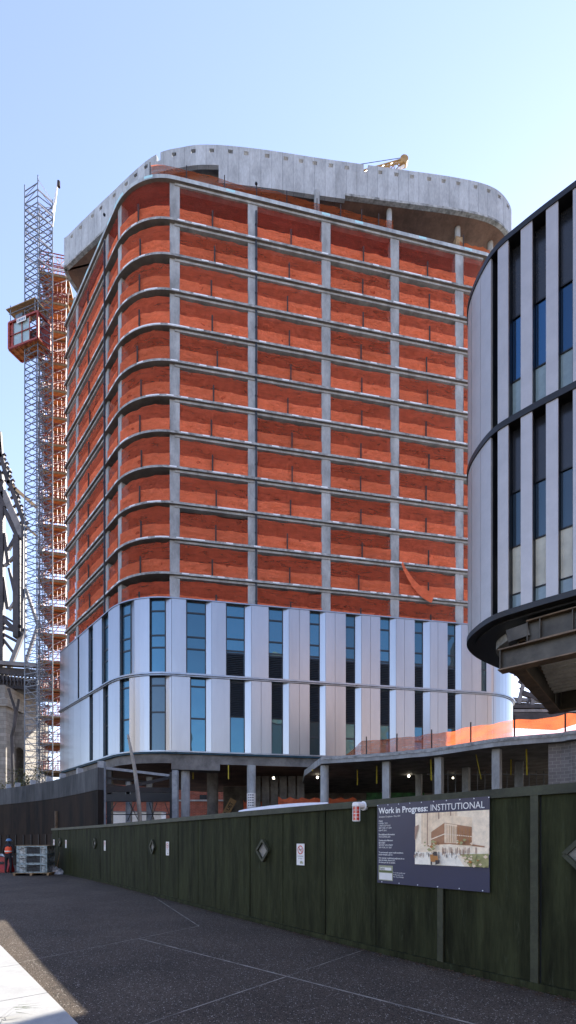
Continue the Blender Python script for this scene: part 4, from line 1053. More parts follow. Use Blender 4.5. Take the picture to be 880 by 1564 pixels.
for k, (hx, hy, hz) in enumerate(((-.46,.38,.99),(.14,.36,1.05))):
    hp = Vector((hx,hy,hz)); vs = [hp, hp+Vector((-.01,.05,-.03))]; es = [(0,1)]; rs = [.034,(.042,.022)]
    for f in range(5):
        b_ = hp+Vector((-.035+.018*f if f < 4 else .05, .075 if f < 4 else .04, -.05)); t_ = b_+Vector((0 if f < 4 else .02, .05, -.045)); vs += [b_, t_]; i0 = len(vs)-2; es += [(1,i0),(i0,i0+1)]; rs += [.011,.009]
    skin('hand', vs, es, rs, 'skin_tone', wk, wp, 1)

# pallet and crates
pal = Vector((-12.62, 24.25, .006)); prz = R(6); Rm = Matrix.Rotation(prz, 3, 'Z')
pt = thing('pallet', pal, 'flat timber pallet on the road carrying a stack of steel crates', 'pallet', rz=0)
mb = MB()
for k in range(7): mb.box(pal+Rm@Vector((0,-.56+k*.187,.125)), (1.75,.13,.025), prz)
for k in (-1,0,1): mb.box(pal+Rm@Vector((k*.78,0,.06)), (.1,1.25,.1), prz)
mb.build('pallet_boards', 'tan_timber', pt)
cl = ['bottom grey steel-framed crate of the strapped stack on the pallet','middle grey steel-framed crate of the strapped stack','top grey steel-framed crate of the stack, under a loose board']
for k in range(3):
    cb = pal+Vector((0,0,.14+k*.44)); t_ = thing('steel_crate', cb, cl[k], 'crate', 'steel crates stacked on the pallet'); c = cb+Vector((0,0,.215))
    mb = MB(); mb.box(c, (1.36,.98,.40), prz); mb.build('wrapped_load', 'crate_wrap' if k != 1 else 'crate_wrap', t_)
    fr = MB()
    for sx in (-1,-.42,.62,1):
        for sy in (-1,1): fr.box(c+Rm@Vector((sx*.66,sy*.5,0)), (.11 if abs(sx) == 1 else .05,.04,.425), prz)
    for sz in (-1,1):
        for sy in (-1,1): fr.box(c+Rm@Vector((0,sy*.505,sz*.195)), (1.40,.035,.05), prz)
        for sx in (-1,1): fr.box(c+Rm@Vector((sx*.69,0,sz*.195)), (.035,.98,.05), prz)
    fr.build('frame', 'crate_steel', t_)
    mb = MB(); mb.box(c+Rm@Vector((.07,-.492,0)), (.62,.012,.33), prz); mb.build('inset_panel', 'crate_dark', t_)
    mb = MB(); p_ = [c+Rm@Vector((-.66+.12*i, -.535, .10-.07*math.sin(i*.55+k))) for i in range(12)]; mb.tube(p_, .012, 5); mb.build('cable_tie', 'ink_black', t_)
mb = MB(); mb.box(pal+Vector((.04,0,1.475)), (1.62,1.1,.02), prz); o = mb.build('loose_board', 'tan_timber'); o['label'] = 'thin pale board lying on top of the stacked crates'; o['category'] = 'board'
# broom and plastic sheet
bp0 = P(86,1329,25.0); bp1 = P(92.5,1297,25.3)
bt = thing('broom', (bp0.x,bp0.y,0), 'pale-handled broom standing in crumpled plastic against the fence end', 'broom')
mb = MB(); mb.tube([bp0,bp1], .02, 8); mb.build('handle', 'tan_timber', bt)
mb = MB(); mb.box((bp0.x,bp0.y,.13), (.34,.09,.1)); mb.build('brush_head', 'print_orange', bt)
mb = MB(); rr = random.Random(8); gx, gy = 22, 12; cx_, cy_ = (bp0.x-.02, 24.7)
gr = []
for j in range(gy+1):
    row = []
    for i in range(gx+1):
        u, v = i/gx*2-1, j/gy*2-1; d = min(1, math.hypot(u, v)); h = .40*max(0, 1-d)**.6*(.55+.7*rr.random()) if d < 1 else .0
        row.append(Vector((cx_+u*.62+.05*rr.random()+.14*v, cy_+v*.32+.04*rr.random(), .012+h)))
    gr.append(row)
for j in range(gy):
    for i in range(gx): mb.face([gr[j][i],gr[j][i+1],gr[j+1][i+1],gr[j+1][i]])
o = mb.build('plastic_sheet', 'plastic_sheet'); o['label'] = 'crumpled clear plastic sheet heaped at the foot of the fence end'; o['category'] = 'plastic sheet'

# ================================================================== HOIST TOWER AT THE LEFT
ht = thing('scaffold_tower', (-27.5,53.5,0), 'tall slender galvanised lattice mast left of the tower', 'scaffold')
leg = [Vector((-29.0,53.3,0)), Vector((-27.19,52.6,0)), Vector((-26.06,53.55,0)), Vector((-27.87,54.25,0))]
tops = [73.9, 74.0, 72.6, 72.6]
for p, zt in zip(leg, tops):
    mb = MB(); mb.tube([p, Vector((p.x,p.y,zt))], .062, 8); mb.build('leg', 'galvanised', ht)
mb = MB(); zz = .4; k = 0
while zz < 73.5:
    for q in range(4):
        a, b = leg[q], leg[(q+1)%4]; za = Vector((0,0,zz))
        if zz > min(tops[q], tops[(q+1)%4])-.1: continue
        mb.bar(a+za, b+za, .065)
        zn = Vector((0,0,min(zz+1.4, 72.6)))
        if k % 2 == 0:
            if (k//2+q) % 2: mb.bar(a+za, b+zn, .035)
            else: mb.bar(b+za, a+zn, .035)
            if zz < 60: mb.bar(a+zn, (a+b)/2+za, .03)
    zz += .7; k += 1
mb.build('bracing', 'galvanised', ht)
mb = MB()
for zz in (72.5, 71.0, 69.9, 67.2, 65.0): mb.bar(leg[1]+Vector((0,0,zz)), leg[2]+Vector((0,0,zz-.2)), .11); mb.bar(leg[0]+Vector((0,0,zz-1.2)), leg[3]+Vector((0,0,zz-1.2)), .09)
mb.bar(leg[2]+Vector((0,0,66.5)), (-23.9,52.6,63.6), .13); mb.bar(leg[2]+Vector((0,0,65)), (-23.9,52.6,63.6), .09); mb.build('tie_bar', 'white_steel', ht)
mb = MB(); a = leg[2]+Vector((0,0,71.2)); b = P(88.5,279,53.6); mb.bar(a, b, .12); mb.bar(leg[2]+Vector((0,0,69.5)), b, .07); mb.bar(leg[1]+Vector((0,0,73.6)), leg[2]+Vector((0,0,72.4)), .05); mb.build('jib_arm', 'white_steel', ht)
mb = MB(); mb.tube([b+Vector((.1,0,-.45)), b+Vector((.1,0,.1))], .17, 8); mb.build('pulley', 'dark_post', ht)
# second, thinner mast that carries the hoist car
hm = thing('hoist_mast', (-28.0,54.9,0), 'thin bright hoist mast seen inside the lattice of the scaffold tower', 'mast')
mc = Vector((-28.05,54.9,0)); mb = MB()
cs4 = [mc+Vector((x,y,0)) for x, y in ((-.33,-.33),(.33,-.33),(.33,.33),(-.33,.33))]
for p in cs4: mb.tube([p, p+Vector((0,0,62))], .05, 6)
mb.build('mast_rails', 'galvanised', hm); mb = MB(); zz = 0.; k = 0
while zz < 61.5:
    for q in range(4):
        a, b = cs4[q], cs4[(q+1)%4]; mb.bar(a+Vector((0,0,zz)), b+Vector((0,0,zz)), .035); mb.bar((a if k%2 else b)+Vector((0,0,zz)), (b if k%2 else a)+Vector((0,0,zz+.75)), .03)
    zz += .75; k += 1
mb.build('mast_bracing', 'deck_pale', hm)
# hoist car
c0 = Vector((-30.78,53.4,0)); wv = Vector((3.8,-1.2,0)); dv = Vector((.63,1.35,0)); zb_, zt_ = 55.9, 58.75
wn, dn = wv.normalized(), dv.normalized(); Up = Vector((0,0,1))
hc_ = thing('hoist_car', (c0+wv/2+dv/2)+Up*zb_, 'red-framed hoist car with glazed side and tan roof on the left mast', 'hoist')
def carbar(p, q, w_=.12): return (c0+wv*p[0]+dv*p[1]+Up*(zb_+(zt_-zb_)*p[2]), c0+wv*q[0]+dv*q[1]+Up*(zb_+(zt_-zb_)*q[2]))
mb = MB()
for a in (0,1):
    for b in (0,1): mb.bar(*carbar((a,b,0),(a,b,1)), .2)
for z in (0,1):
    for a, b in (((0,0),(1,0)),((1,0),(1,1)),((1,1),(0,1)),((0,1),(0,0))): mb.bar(*carbar((*a,z),(*b,z)), .2)
for f in (.14,.45,.72): mb.bar(*carbar((f,0,0),(f,0,1)), .07)
for z in (.5,): mb.bar(*carbar((0,0,z),(1,0,z)), .07)
mb.build('car_frame', 'red_paint', hc_)
mb = MB(); mb.face([c0+wv*a+dv*.04+Up*(zb_+.1+z*2.6) for a, z in ((.14,0),(.7,0),(.7,1),(.14,1))]); mb.build('window_panel', 'pale_glass', hc_)
mb = MB(); mb.face([c0+wv*a+dv*.04+Up*(zb_+.1+z*2.6) for a, z in ((0,0),(.14,0),(.14,1),(0,1))]); mb.face([c0+wv*.01+dv*b+Up*(zb_+.1+z*2.6) for b, z in ((0,0),(1,0),(1,1),(0,1))]); mb.face([c0+wv*a+dv*.98+Up*(zb_+.1+z*2.6) for a, z in ((0,0),(1,0),(1,1),(0,1))]); mb.build('side_panel', 'red_paint', hc_)
mb = MB(); mb.obox(c0+wv/2+dv/2+Up*(zb_+.04), wv/2, dv/2, Up*.05)
for k in range(7): mb.bar(c0+wv*(k/6)+Up*(zb_-.06), c0+wv*(k/6)+dv+Up*(zb_-.06), .12)
mb.build('car_floor', 'orange_ply', hc_)
mb = MB(); r0 = c0+wv*-.05+dv*-.3+Up*(zt_+1.5); mb.obox(c0+wv*.42+dv*.55+Up*(zt_+1.55), wv*.5, dv*.62, Up*.05); mb.build('canopy_roof', 'tan_timber', hc_)
mb = MB(); mb.obox(c0+wv*.28+dv*.4+Up*(zt_+.55), wv*.12, dv*.25, Up*.4); mb.build('motor', 'crate_steel', hc_)
mb = MB()
for a, b in ((.05,.0),(.9,.0),(.05,1),(.9,1)): mb.bar(c0+wv*a+dv*b+Up*zt_, c0+wv*a+dv*b+Up*(zt_+1.9), .06)
mb.bar(c0+Up*(zt_+1.0), c0+wv+Up*(zt_+1.0), .05); mb.build('roof_rail', 'galvanised', hc_)
mb = MB(); mb.face([c0+wv*a-dv*.08+Up*(zb_+z) for a, z in ((.30,2.35),(.62,2.35),(.62,2.85),(.30,2.85))]); sb_ = mb.build('name_plate', 'paper_white', hc_)
mb = MB()
for k in range(5): mb.face([c0+wv*a-dv*.086+Up*(zb_+z) for a, z in ((.33+k*.055,2.47),(.365+k*.055,2.47),(.365+k*.055,2.73),(.33+k*.055,2.73))])
mb.build('plate_mark', 'helmet_blue', sb_)
# loading platforms between mast and tower, one per storey
ordn = ['topmost','second highest','third highest','fourth highest','fifth highest','sixth highest','seventh highest','eighth highest','ninth highest','tenth highest','eleventh highest','twelfth highest','thirteenth highest','fourteenth highest','fifteenth highest','sixteenth highest','seventeenth highest','eighteenth highest','lowest']
def platform():
    base = Vector((-26.6,56.6,0)); t_ = thing('hoist_platform', base, 'x', 'platform', 'hoist landings on the left side of the tower')
    ex = dF.copy(); px_ = Vector((dF.x,dF.y,0)); py_ = Vector((-dF.y,dF.x,0)); o_ = Vector((-28.2,54.75,0))
    def W(a, b, z): return o_+px_*a+py_*b+Vector((0,0,z))
    LX, LY = 3.1, 4.2
    mb = MB(); mb.obox(W(LX/2,LY/2,-.06), px_*LX/2, py_*LY/2, Vector((0,0,.03))); mb.build('deck', 'orange_ply', t_)
    mb = MB()
    for k in range(5): mb.bar(W(0,k*LY/4,-.19), W(LX,k*LY/4,-.19), .1, .2)
    for k in range(2): mb.bar(W(k*LX,0,-.20), W(k*LX,LY,-.20), .1, .24)
    mb.build('joists', 'tan_timber', t_)
    mb = MB()
    for z in (.35,.75,1.15):
        mb.bar(W(0,0,z), W(LX,0,z), .06); mb.bar(W(0,0,z), W(0,LY,z), .06); mb.bar(W(0,LY,z), W(LX,LY,z), .06)
    for k in range(7): mb.bar(W(k*LX/6,0,0), W(k*LX/6,0,1.2), .05)
    for k in range(6): mb.bar(W(0,k*LY/5,0), W(0,k*LY/5,1.2), .05); mb.bar(W(k*LX/5,LY,0), W(k*LX/5,LY,1.2), .05)
    mb.build('railing', 'red_paint', t_)
    mb = MB()
    for a in (.1,1.5): 
        for z in (.05, 1.0, 2.0, 2.35): mb.bar(W(a,.08,z), W(a+1.3,.08,z), .07)
        for k in range(4): mb.bar(W(a+k*.433,.08,.05), W(a+k*.433,.08,2.35), .05)
        mb.bar(W(a,.08,.05), W(a+1.3,.08,2.0), .05)
    mb.build('gate', 'red_paint', t_)
    mb = MB(); mb.bar(W(.4,.3,-2.6), W(LX,1.6,-.2), .11); mb.bar(W(LX*.6,LY*.8,-2.4), W(LX,LY*.2,-.2), .09); mb.bar(W(.05,.05,-3.0), W(.05,.05,1.9), .08); mb.bar(W(LX-.2,.05,-3.0), W(LX-.2,.05,1.2), .06)
    mb.bar(W(.1,.1,-2.9), W(LX*.5,.1,-1.2), .05); mb.bar(W(LX*.5,.1,-1.2), W(LX,.1,-.3), .05); mb.bar(W(.05,LY*.5,-3), W(.05,LY*.9,-.2), .06)
    mb.build('brace', 'white_steel', t_)
    return t_
pf = platform(); zs = [66.2, 63.0, 59.8]+SL[1:]+[SL[-1]-3.1*k for k in range(1,5)]
base0 = pf.location.copy()
for k, z in enumerate(zs):
    t_ = pf if k == 0 else copy_tree(pf)
    t_.location = base0+Vector((0,0,z)); t_['label'] = '%s red-railed timber landing between the lattice mast and the tower' % (ordn[k] if k < len(zs)-1 else 'lowest')

# ================================================================== BRIDGE
br = thing('steel_bridge', (-55,95,0), 'old dark steel truss bridge on a stone pier passing behind the tower', 'bridge')
YB = 95.
def bb(name, x0, y0, x1, y1, wpx, mat='bridge_steel', Y0=YB, Y1=None, dpt=None):
    Y1 = Y0 if Y1 is None else Y1; mb = MB(); w_ = wpx*Y0/F
    mb.bar(P(x0,y0,Y0), P(x1,y1,Y1), w_, dpt or max(w_*.8,.5), up=(0,-1,0)); return mb.build(name, mat, br)
bb('tower_post', 2, 1040, 2, 735, 9); bb('tower_post', -26, 1040, -20, 735, 9); bb('tower_post', 27, 975, 27, 820, 8, dpt=1.6); bb('tower_post', 36, 965, 37, 800, 3.5, dpt=1.2)
bb('diagonal', 6, 752, 36, 822, 9, 'bridge_pale'); bb('diagonal', 1, 738, 9, 775, 8)
bb('diagonal', 27, 820, 8, 780, 6); bb('diagonal', 8, 780, -6, 760, 6)
bb('diagonal', 7, 865, 28, 845, 3.5, 'bridge_pale'); bb('diagonal', 7, 815, 13, 862, 5); bb('diagonal', 14, 868, 28, 930, 3.5); bb('diagonal', 5, 882, 12, 930, 5); bb('diagonal', 14, 932, 28, 912, 3.5, 'bridge_pale'); bb('diagonal', 13, 840, 27, 815, 4)
bb('diagonal', 4, 945, 34, 972, 7); bb('diagonal', 4, 975, 22, 998, 4); bb('floor_beam', 4, 958, 36, 968, 4); bb('floor_beam', 4, 968, 30, 982, 4); bb('floor_beam', 4, 940, 34, 958, 3)
bb('diagonal', 38, 960, 8, 1038, 6, 'bridge_pale'); bb('diagonal', 40, 900, 60, 960, 4, 'bridge_pale', dpt=.7); bb('diagonal', 60, 950, 40, 1010, 4, 'bridge_pale')
bb('top_chord', 0, 690, 14, 740, 6); bb('top_chord', 14, 735, 38, 800, 6); bb('top_chord', -20, 640, 2, 700, 6); bb('top_chord', 16, 740, 56, 775, 4.5, 'bridge_tan'); bb('top_chord', 40, 805, 58, 820, 3, 'bridge_tan')  # tan chords: sunlight on the steel put into the colour
for k in range(9):
    x, y = 1+k*4.4, 690+k*13; bb('finial', x, y, x+1, y-9-4*(k%3==0), 2.2)
    bb('lacing', x, y+8, x+8, y+4, 2); bb('lacing', x-2, y+20, x+8, y+10, 1.6)
for k in range(12): bb('lacing', 24, 832+k*12, 31, 838+k*12, 1.6, 'bridge_pale')
bb('tower_cap', -22, 732, 4, 728, 16); bb('tower_cap', 0, 660, 3, 700, 4)
# deck girders run on behind the tower to the right
def deck(y0, y1, x0, x1, name, mat, ya, yb):
    mb = MB(); a0_, a1_ = P(x0,y0,ya), P(x0,y1,ya); b0_, b1_ = P(x1,ya and 0 or 0,yb), None
    za, zb = a0_.z, a1_.z; X1 = (x1-CX)/F*yb; d = Vector((X1-a0_.x, yb-ya, 0)); nrm_ = Vector((-d.y,d.x,0)).normalized()*.6
    c = Vector(((a0_.x+X1)/2,(ya+yb)/2,(za+zb)/2)); mb.obox(c, d/2, nrm_, Vector((0,0,abs(za-zb)/2))); return mb.build(name, mat, br)
deck(1006, 1012, -60, 900, 'deck_girder', 'bridge_pale', 92, 122); deck(1016, 1026, -60, 900, 'deck_girder', 'bridge_steel', 93, 123); deck(1030, 1048, -60, 900, 'deck_girder', 'bridge_steel', 92, 122)
mb = MB(); a = P(-60,1032,92); 
c = Vector(((a.x+76)/2, 113, 32.6)); d = Vector((76-a.x, 30, 0)); n_ = Vector((-d.y,d.x,0)).normalized()*7; mb.obox(c, d/2, n_, Vector((0,0,.3))); mb.build('bridge_deck', 'bridge_steel', br)
for k in range(22):
    x = -10+k*5.5; y = 1030; bb('stiffener', x, 1030, x, 1047, 1.2, 'bridge_steel', 91.2)
# truss glimpsed at the right
YR = 112.
for x0,y0,x1,y1,wp_,m_ in ((792,1075,803,1030,5,'bridge_pale'),(792,1040,826,1062,4,'bridge_steel'),(797,1058,836,1072,7,'bridge_steel'),(813,1096,813,1050,5,'bridge_pale'),(836,1090,836,1040,4,'bridge_pale'),(800,1030,822,1052,4,'bridge_pale'),(813,1062,836,1045,3,'bridge_steel'),(800,1085,812,1062,3,'bridge_steel'),(826,1085,836,1062,4,'bridge_tan'),(794,1052,812,1040,3,'bridge_steel'),(785,1030,845,1034,4,'bridge_pale')):
    bb('diagonal', x0, y0, x1, y1, wp_, m_, YR)
for y0,y1,m_ in ((1078,1083,'bridge_steel'),(1085,1089,'bridge_pale'),(1090,1101,'bridge_steel')):
    mb = MB(); a = P(770,y0,YR); b = P(900,y1,YR); mb.obox((a+b)/2, Vector(((b.x-a.x)/2,0,0)), Vector((0,1.,0)), Vector((0,0,abs(a.z-b.z)/2))); mb.build('deck_girder', m_, br)
# stone pier
def prect(name, x0, x1, y0, y1, Y, dep, mat):
    mb = MB(); a = P(x0,y1,Y); b = P(x1,y0,Y); mb.box(((a.x+b.x)/2, Y+dep/2, (max(a.z,0)+b.z)/2), (b.x-a.x, dep, b.z-max(a.z,0))); 
    p_ = mb.build(name, mat, br); return p_
prect('stone_pier', -60, 9, 1078, 1296, 90, 14, 'pier_stone'); prect('pier_cornice', -62, 12, 1066, 1078, 89.5, 15, 'pier_stone'); prect('pier_cap', -60, 8, 1046, 1066, 90.5, 13, 'pier_stone')
# arch to the right of the pier
ax0, ax1 = P(9,1100,93).x, P(38,1100,93).x; zsp = P(0,1150,93).z; ztp = P(0,1090,93).z; rx = (P(36,1,93).x-P(22,1,93).x)/2; cxx = (P(36,1,93).x+P(22,1,93).x)/2
mb = MB(); n_ = 14; YF = 93.
arc = [(cxx-rx*math.cos(math.pi*k/n_), zsp+rx*1.25*math.sin(math.pi*k/n_)) for k in range(n_+1)]
ring_o = [(ax0, 0)]
def quad(a, b, c, d): mb.face([(a[0],YF,a[1]),(b[0],YF,b[1]),(c[0],YF,c[1]),(d[0],YF,d[1])])
quad((ax0,0),(cxx-rx,0),(cxx-rx,zsp),(ax0,zsp)); quad((cxx+rx,0),(ax1,0),(ax1,zsp),(cxx+rx,zsp))
for k in range(n_):
    t0, t1 = arc[k], arc[k+1]; e0 = (ax0+(ax1-ax0)*k/n_, ztp); e1 = (ax0+(ax1-ax0)*(k+1)/n_, ztp); quad(t0, t1, e1, e0)
    mb.face([(t0[0],YF,t0[1]),(t1[0],YF,t1[1]),(t1[0],YF+9,t1[1]),(t0[0],YF+9,t0[1])])
quad((ax0,zsp),arc[0],(ax0,ztp),(ax0,ztp-.01)); quad((ax1,zsp),arc[-1],(ax1,ztp),(ax1,ztp-.01))
mb.face([(cxx-rx,YF,0),(cxx-rx,YF+9,0),(cxx-rx,YF+9,zsp),(cxx-rx,YF,zsp)]); mb.face([(cxx+rx,YF,0),(cxx+rx,YF+9,0),(cxx+rx,YF+9,zsp),(cxx+rx,YF,zsp)]); mb.face([(ax1,YF,0),(ax1,YF+9,0),(ax1,YF+9,ztp),(ax1,YF,ztp)])
mb.build('stone_arch', 'pier_stone', br)
prect('stone_pier', 44, 52, 1120, 1296, 100, 5, 'pier_stone')
mb = MB(); pts_ = [P(13,1052,89), P(24,1085,89), P(22,1110,89), P(18,1125,89), P(20,1180,89), P(21,1230,89)]; mb.tube(pts_, .28, 7); mb.tube([P(29,1068,89.2), P(24,1100,89.2), P(19,1122,89.2)], .22, 7); mb.build('drain_pipe', 'bridge_steel', br)

# ================================================================== TREES, BRICK BUILDING, STEEL FRAME, LAMP POST
def tree(px, Y, h, cr_, lb, mat, seed):
    rr = random.Random(seed); x = (px-CX)/F*Y; t_ = thing('young_tree', (x,Y,0), lb, 'tree', 'small trees behind the curved wall')
    mb = MB(); mb.tube([(x,Y,0),(x+.1,Y,h*.4),(x,Y+.1,h*.7)], [.14,.11,.06], 7); tips = []
    for k in range(9):
        a = rr.random()*6.28; b0 = Vector((x,Y,h*(.35+.4*rr.random()))); e = b0+Vector((math.cos(a)*cr_*.7,math.sin(a)*cr_*.7,h*.22*(.5+rr.random()))); mb.tube([b0,(b0+e)/2+Vector((0,0,.15)),e], [.05,.035,.015], 5); tips += [e,(b0+e)/2]
    mb.build('trunk', 'bark', t_); mb = MB()
    for k in range(1500):
        c = rr.choice(tips)+Vector((rr.gauss(0,.42),rr.gauss(0,.42),rr.gauss(0,.38))); s_ = .05+.07*rr.random(); u = Vector((rr.gauss(0,1),rr.gauss(0,1),rr.gauss(0,1))).normalized(); v = u.cross(Vector((rr.gauss(0,1),rr.gauss(0,1),1))).normalized()
        mb.face([c-u*s_, c-v*s_*.5, c+u*s_, c+v*s_*.5], None, 0 if rr.random() < .5 else 1)
    mb.build('crown', mat, t_, weld=False)
tree(12, 46, 7.6, 1.5, 'small yellow-green tree left of the drain pipe on the stone pier', ['leaf_yellow','leaf_green'], 1)
tree(32, 45, 8.6, 2.0, 'larger dark green young tree below the stone arch', ['leaf_green','leaf_yellow'], 2)
tree(76, 48, 6.6, 1., 'small sparse tree at the foot of the lattice mast', ['leaf_green','leaf_yellow'], 3)
bk = thing('brick_building', (-25,92,0), 'low red brick building seen through the open base of the tower', 'building')
mb = MB(); a = P(150,1197,85); b = P(420,1197,85); mb.box(((a.x+b.x)/2,88,a.z/2), (b.x-a.x,6,a.z)); mb.build('wall', 'red_brick', bk)
for x0,x1,y0,y1 in ((305,316,1214,1221),(258,268,1214,1221),(205,217,1216,1223),(316,330,1240,1247)):
    a = P(x0,y1,84.9); b = P(x1,y0,84.9); mb = MB(); mb.box(((a.x+b.x)/2,84.97,(a.z+b.z)/2),(b.x-a.x,.1,b.z-a.z)); mb.build('window','frame_dark',bk)
mb = MB(); a = P(150,1222.6,84.8); mb.box((-20,84.85,a.z),(32,.35,.28)); mb.build('string_course','concrete',bk)
ofb = thing('far_apartment_block', (-20,130,0), 'pale distant block with a strip of windows above the brick building', 'building')
mb = MB(); mb.box((-25,135,9.8),(60,8,19.6)); mb.build('wall','bridge_tan',ofb)
for k in range(24):
    x = -50+k*2.1; mb = MB(); mb.box((x,130.95,18.4),(1.4,.12,1.5)); mb.build('window','pale_glass',ofb)
# bright site cabins and pale truck behind the steel frame
cab = thing('site_cabin', (-24,74,0), 'long white site cabin low in the gap beneath the steel frame', 'cabin')
mb = MB(); a = P(165,1240,72); b = P(245,1240,72); mb.box(((a.x+b.x)/2,74,3.),(b.x-a.x,2.6,5.9)); mb.build('wall','white_cover',cab)
mb = MB(); mb.box(((a.x+b.x)/2,74,6.0),(b.x-a.x+.3,3.,.14)); mb.build('roof','galvanised',cab)
mb = MB(); mb.box((a.x+1.2,72.66,1.3),(.9,.1,2.1)); mb.build('door','steel_grey',cab)
# black steel frame
sf = thing('steelwork', (-9,41,0), 'black and grey steel frame standing under the rounded corner of the tower', 'frame')
for px, Y, wd, m_, y0 in ((155.5,37.5,.42,'steel_grey',1163),(268,40,.40,'steel_grey',1177),(229,47,.5,'steel_grey',1187),(197,46,.42,'steel_grey',1194),(168,46,.42,'steel_black',1170),(262.5,41,.2,'steel_black',1180)):
    a = P(px,y0,Y); mb = MB(); mb.box((a.x,Y,a.z/2),(wd,.4,a.z)); mb.box((a.x-wd/2,Y,a.z/2),(.04,.5,a.z)); mb.box((a.x+wd/2,Y,a.z/2),(.04,.5,a.z)); mb.build('frame_column', m_, sf)
for x0,y0,Y0,x1,y1,Y1,wd in ((152,1172,38,262,1185,41,.16),(160,1210,38,262,1187,41,.2),(158,1205,38,264,1207,41,.30),(150,1219,44,262,1219,44,.5),(160,1188,44,225,1194,46,.14),(160,1198,45,205,1204,46,.14),(150,1213,46,262,1211,46,.4),(158,1244,42,262,1244,42,.07)):
    mb = MB(); mb.bar(P(x0,y0,Y0), P(x1,y1,Y1), wd, wd*1.3); mb.build('frame_beam', 'steel_grey' if y0 == 1172 else 'steel_black', sf)
for x0,x1 in ((160,178),(195,207),(212,198),(230,240),(262,252),(236,228)):
    mb = MB(); mb.bar(P(x0,1254,43), P(x1,1226,43), .06); mb.build('frame_brace', 'steel_black', sf)
# curved pale lamp post
lp = thing('lamp_post', (P(214,1256,29).x,29,0), 'tall pale curved lamp post leaning in front of the cladding corner', 'lamp post')
mb = MB(); pts_ = [(P(214,1256,29).x+.15,29,0), P(213.5,1245,29), P(211,1215,29), P(206,1175,29), P(200,1145,29), P(196.5,1128,29)]
mb.tube(pts_, [.14,.13,.125,.11,.09,.07], 10); mb.build('pole', 'lamp_pole', lp, smooth=False)
mb = MB(); mb.tube([P(196.5,1128,29), P(195.3,1122,29.05)], [.085,.045], 8); mb.build('tip_cap', 'lamp_pole', lp)
# boom lift behind
bl = thing('boom_lift', (P(338,1256,55).x,55,0), 'yellow lettered lift boom slanting up behind the dark column', 'boom lift')
a, b = P(340,1252,54), P(357,1221,54); mb = MB(); mb.bar(a-(b-a)*.8, b, .75, .3, up=(0,-1,0)); mb.build('boom', 'bridge_tan', bl)
mb = MB(); q = a-(b-a)*.8; mb.box((q.x,54,.9),(2.4,1.6,1.2)); mb.build('base', 'crane_yellow', bl)
for sx in (-.8,.8): mb = MB(); mb.tube([(q.x+sx,53,.45),(q.x+sx,53.3,.45)], .45, 14); mb.build('wheel', 'ink_black', bl)
bm = bmesh.new(); d = (b-a).normalized(); up_ = d.cross(Vector((0,1,0))); up_ = up_ if up_.z > 0 else -up_
M4 = Matrix(((d.x,up_.x,0,0),(d.y,up_.y,-1,0),(d.z,up_.z,0,0),(0,0,0,1)))
text_bm(bm, 'AM  UET', .55, Matrix.Translation(a+d*.1-up_*.22+Vector((0,-.42,0))) @ M4, .012)
me = bpy.data.meshes.new('lettering'); bm.to_mesh(me); bm.free(); me.materials.append(MATS['ink_black']); (me.transform(Matrix.Translation(-ORG[bl.name])), link('lettering', me, bl, ORG[bl.name]))
# white covered load behind the fence
wc = thing('covered_trailer', (-.9,24,0), 'white curved cover showing above the green fence below the podium', 'trailer')
YW = 22.
xa, xb = P(366,1,YW).x, P(500,1,YW).x
mb = MB(); n_ = 16; secs = []
for k in range(n_+1):
    f = k/n_; x_ = xa+(xb-xa)*f; px = CX+F*x_/YW; yt = 1238-12.5*math.sin(min(1,f*1.05)*math.pi/2)**.8; zt = P(px,yt,YW).z
    secs.append([(x_,YW-.9,1.2),(x_,YW-.9,zt-.22),(x_,YW-.4,zt-.03),(x_,YW+.3,zt),(x_,YW+1.0,zt-.03),(x_,YW+1.5,zt-.22),(x_,YW+1.5,1.2)])
for a, b in zip(secs, secs[1:]):
    for j in range(6): mb.face([a[j],b[j],b[j+1],a[j+1]])
mb.face(secs[0]); mb.face(secs[-1]); mb.build('cover', 'white_cover', wc)
mb = MB(); mb.box(((xa+xb)/2,YW+.3,1.0),(xb-xa-.1,2.3,.38)); mb.build('trailer_bed','steel_black',wc)
for x_ in (xa+.9,xb-.9):
    for y_ in (YW-.6,YW+1.2): mb = MB(); mb.tube([(x_,y_-.12,.42),(x_,y_+.12,.42)], .42, 16); mb.build('wheel','ink_black',wc)

# ================================================================== TOWER CRANE TIP
ct = thing('tower_crane', (-12,60,63.6), 'yellow lattice crane jib just showing above the crown wall', 'crane')
tip = P(615,248,60); foot = Vector((-10,60,78.4)); d = (tip-foot).normalized(); n1 = Vector((0,1,0)); n2 = d.cross(n1); n2 = n2 if n2.z > 0 else -n2
ch = [n1*.55-n2*.55, -n1*.55-n2*.55, n2*.7]
mb = MB(); Lj = (tip-foot).length; ns = int(Lj/1.1)
for c in ch: mb.bar(foot+c, tip+c*.55, .13)
for k in range(ns):
    f0, f1 = k/ns, (k+1)/ns; sc0, sc1 = 1-.45*f0, 1-.45*f1
    for q in range(3): mb.bar(foot+d*Lj*f0+ch[q]*sc0, foot+d*Lj*f1+ch[(q+1)%3]*sc1, .07); mb.bar(foot+d*Lj*f0+ch[q]*sc0, foot+d*Lj*f0+ch[(q+1)%3]*sc0, .06)
mb.build('jib', 'crane_yellow', ct)
mb = MB(); mb.tube([tip+Vector((.15,-.3,.1)), tip+Vector((.15,.3,.1))], .5, 14); mb.build('head_sheave', 'crane_yellow', ct)
mb = MB(); mb.bar(tip+Vector((.2,0,-.4)), tip+Vector((-2.6,0,-2.6)), .22); mb.build('jib_stay', 'white_steel', ct)
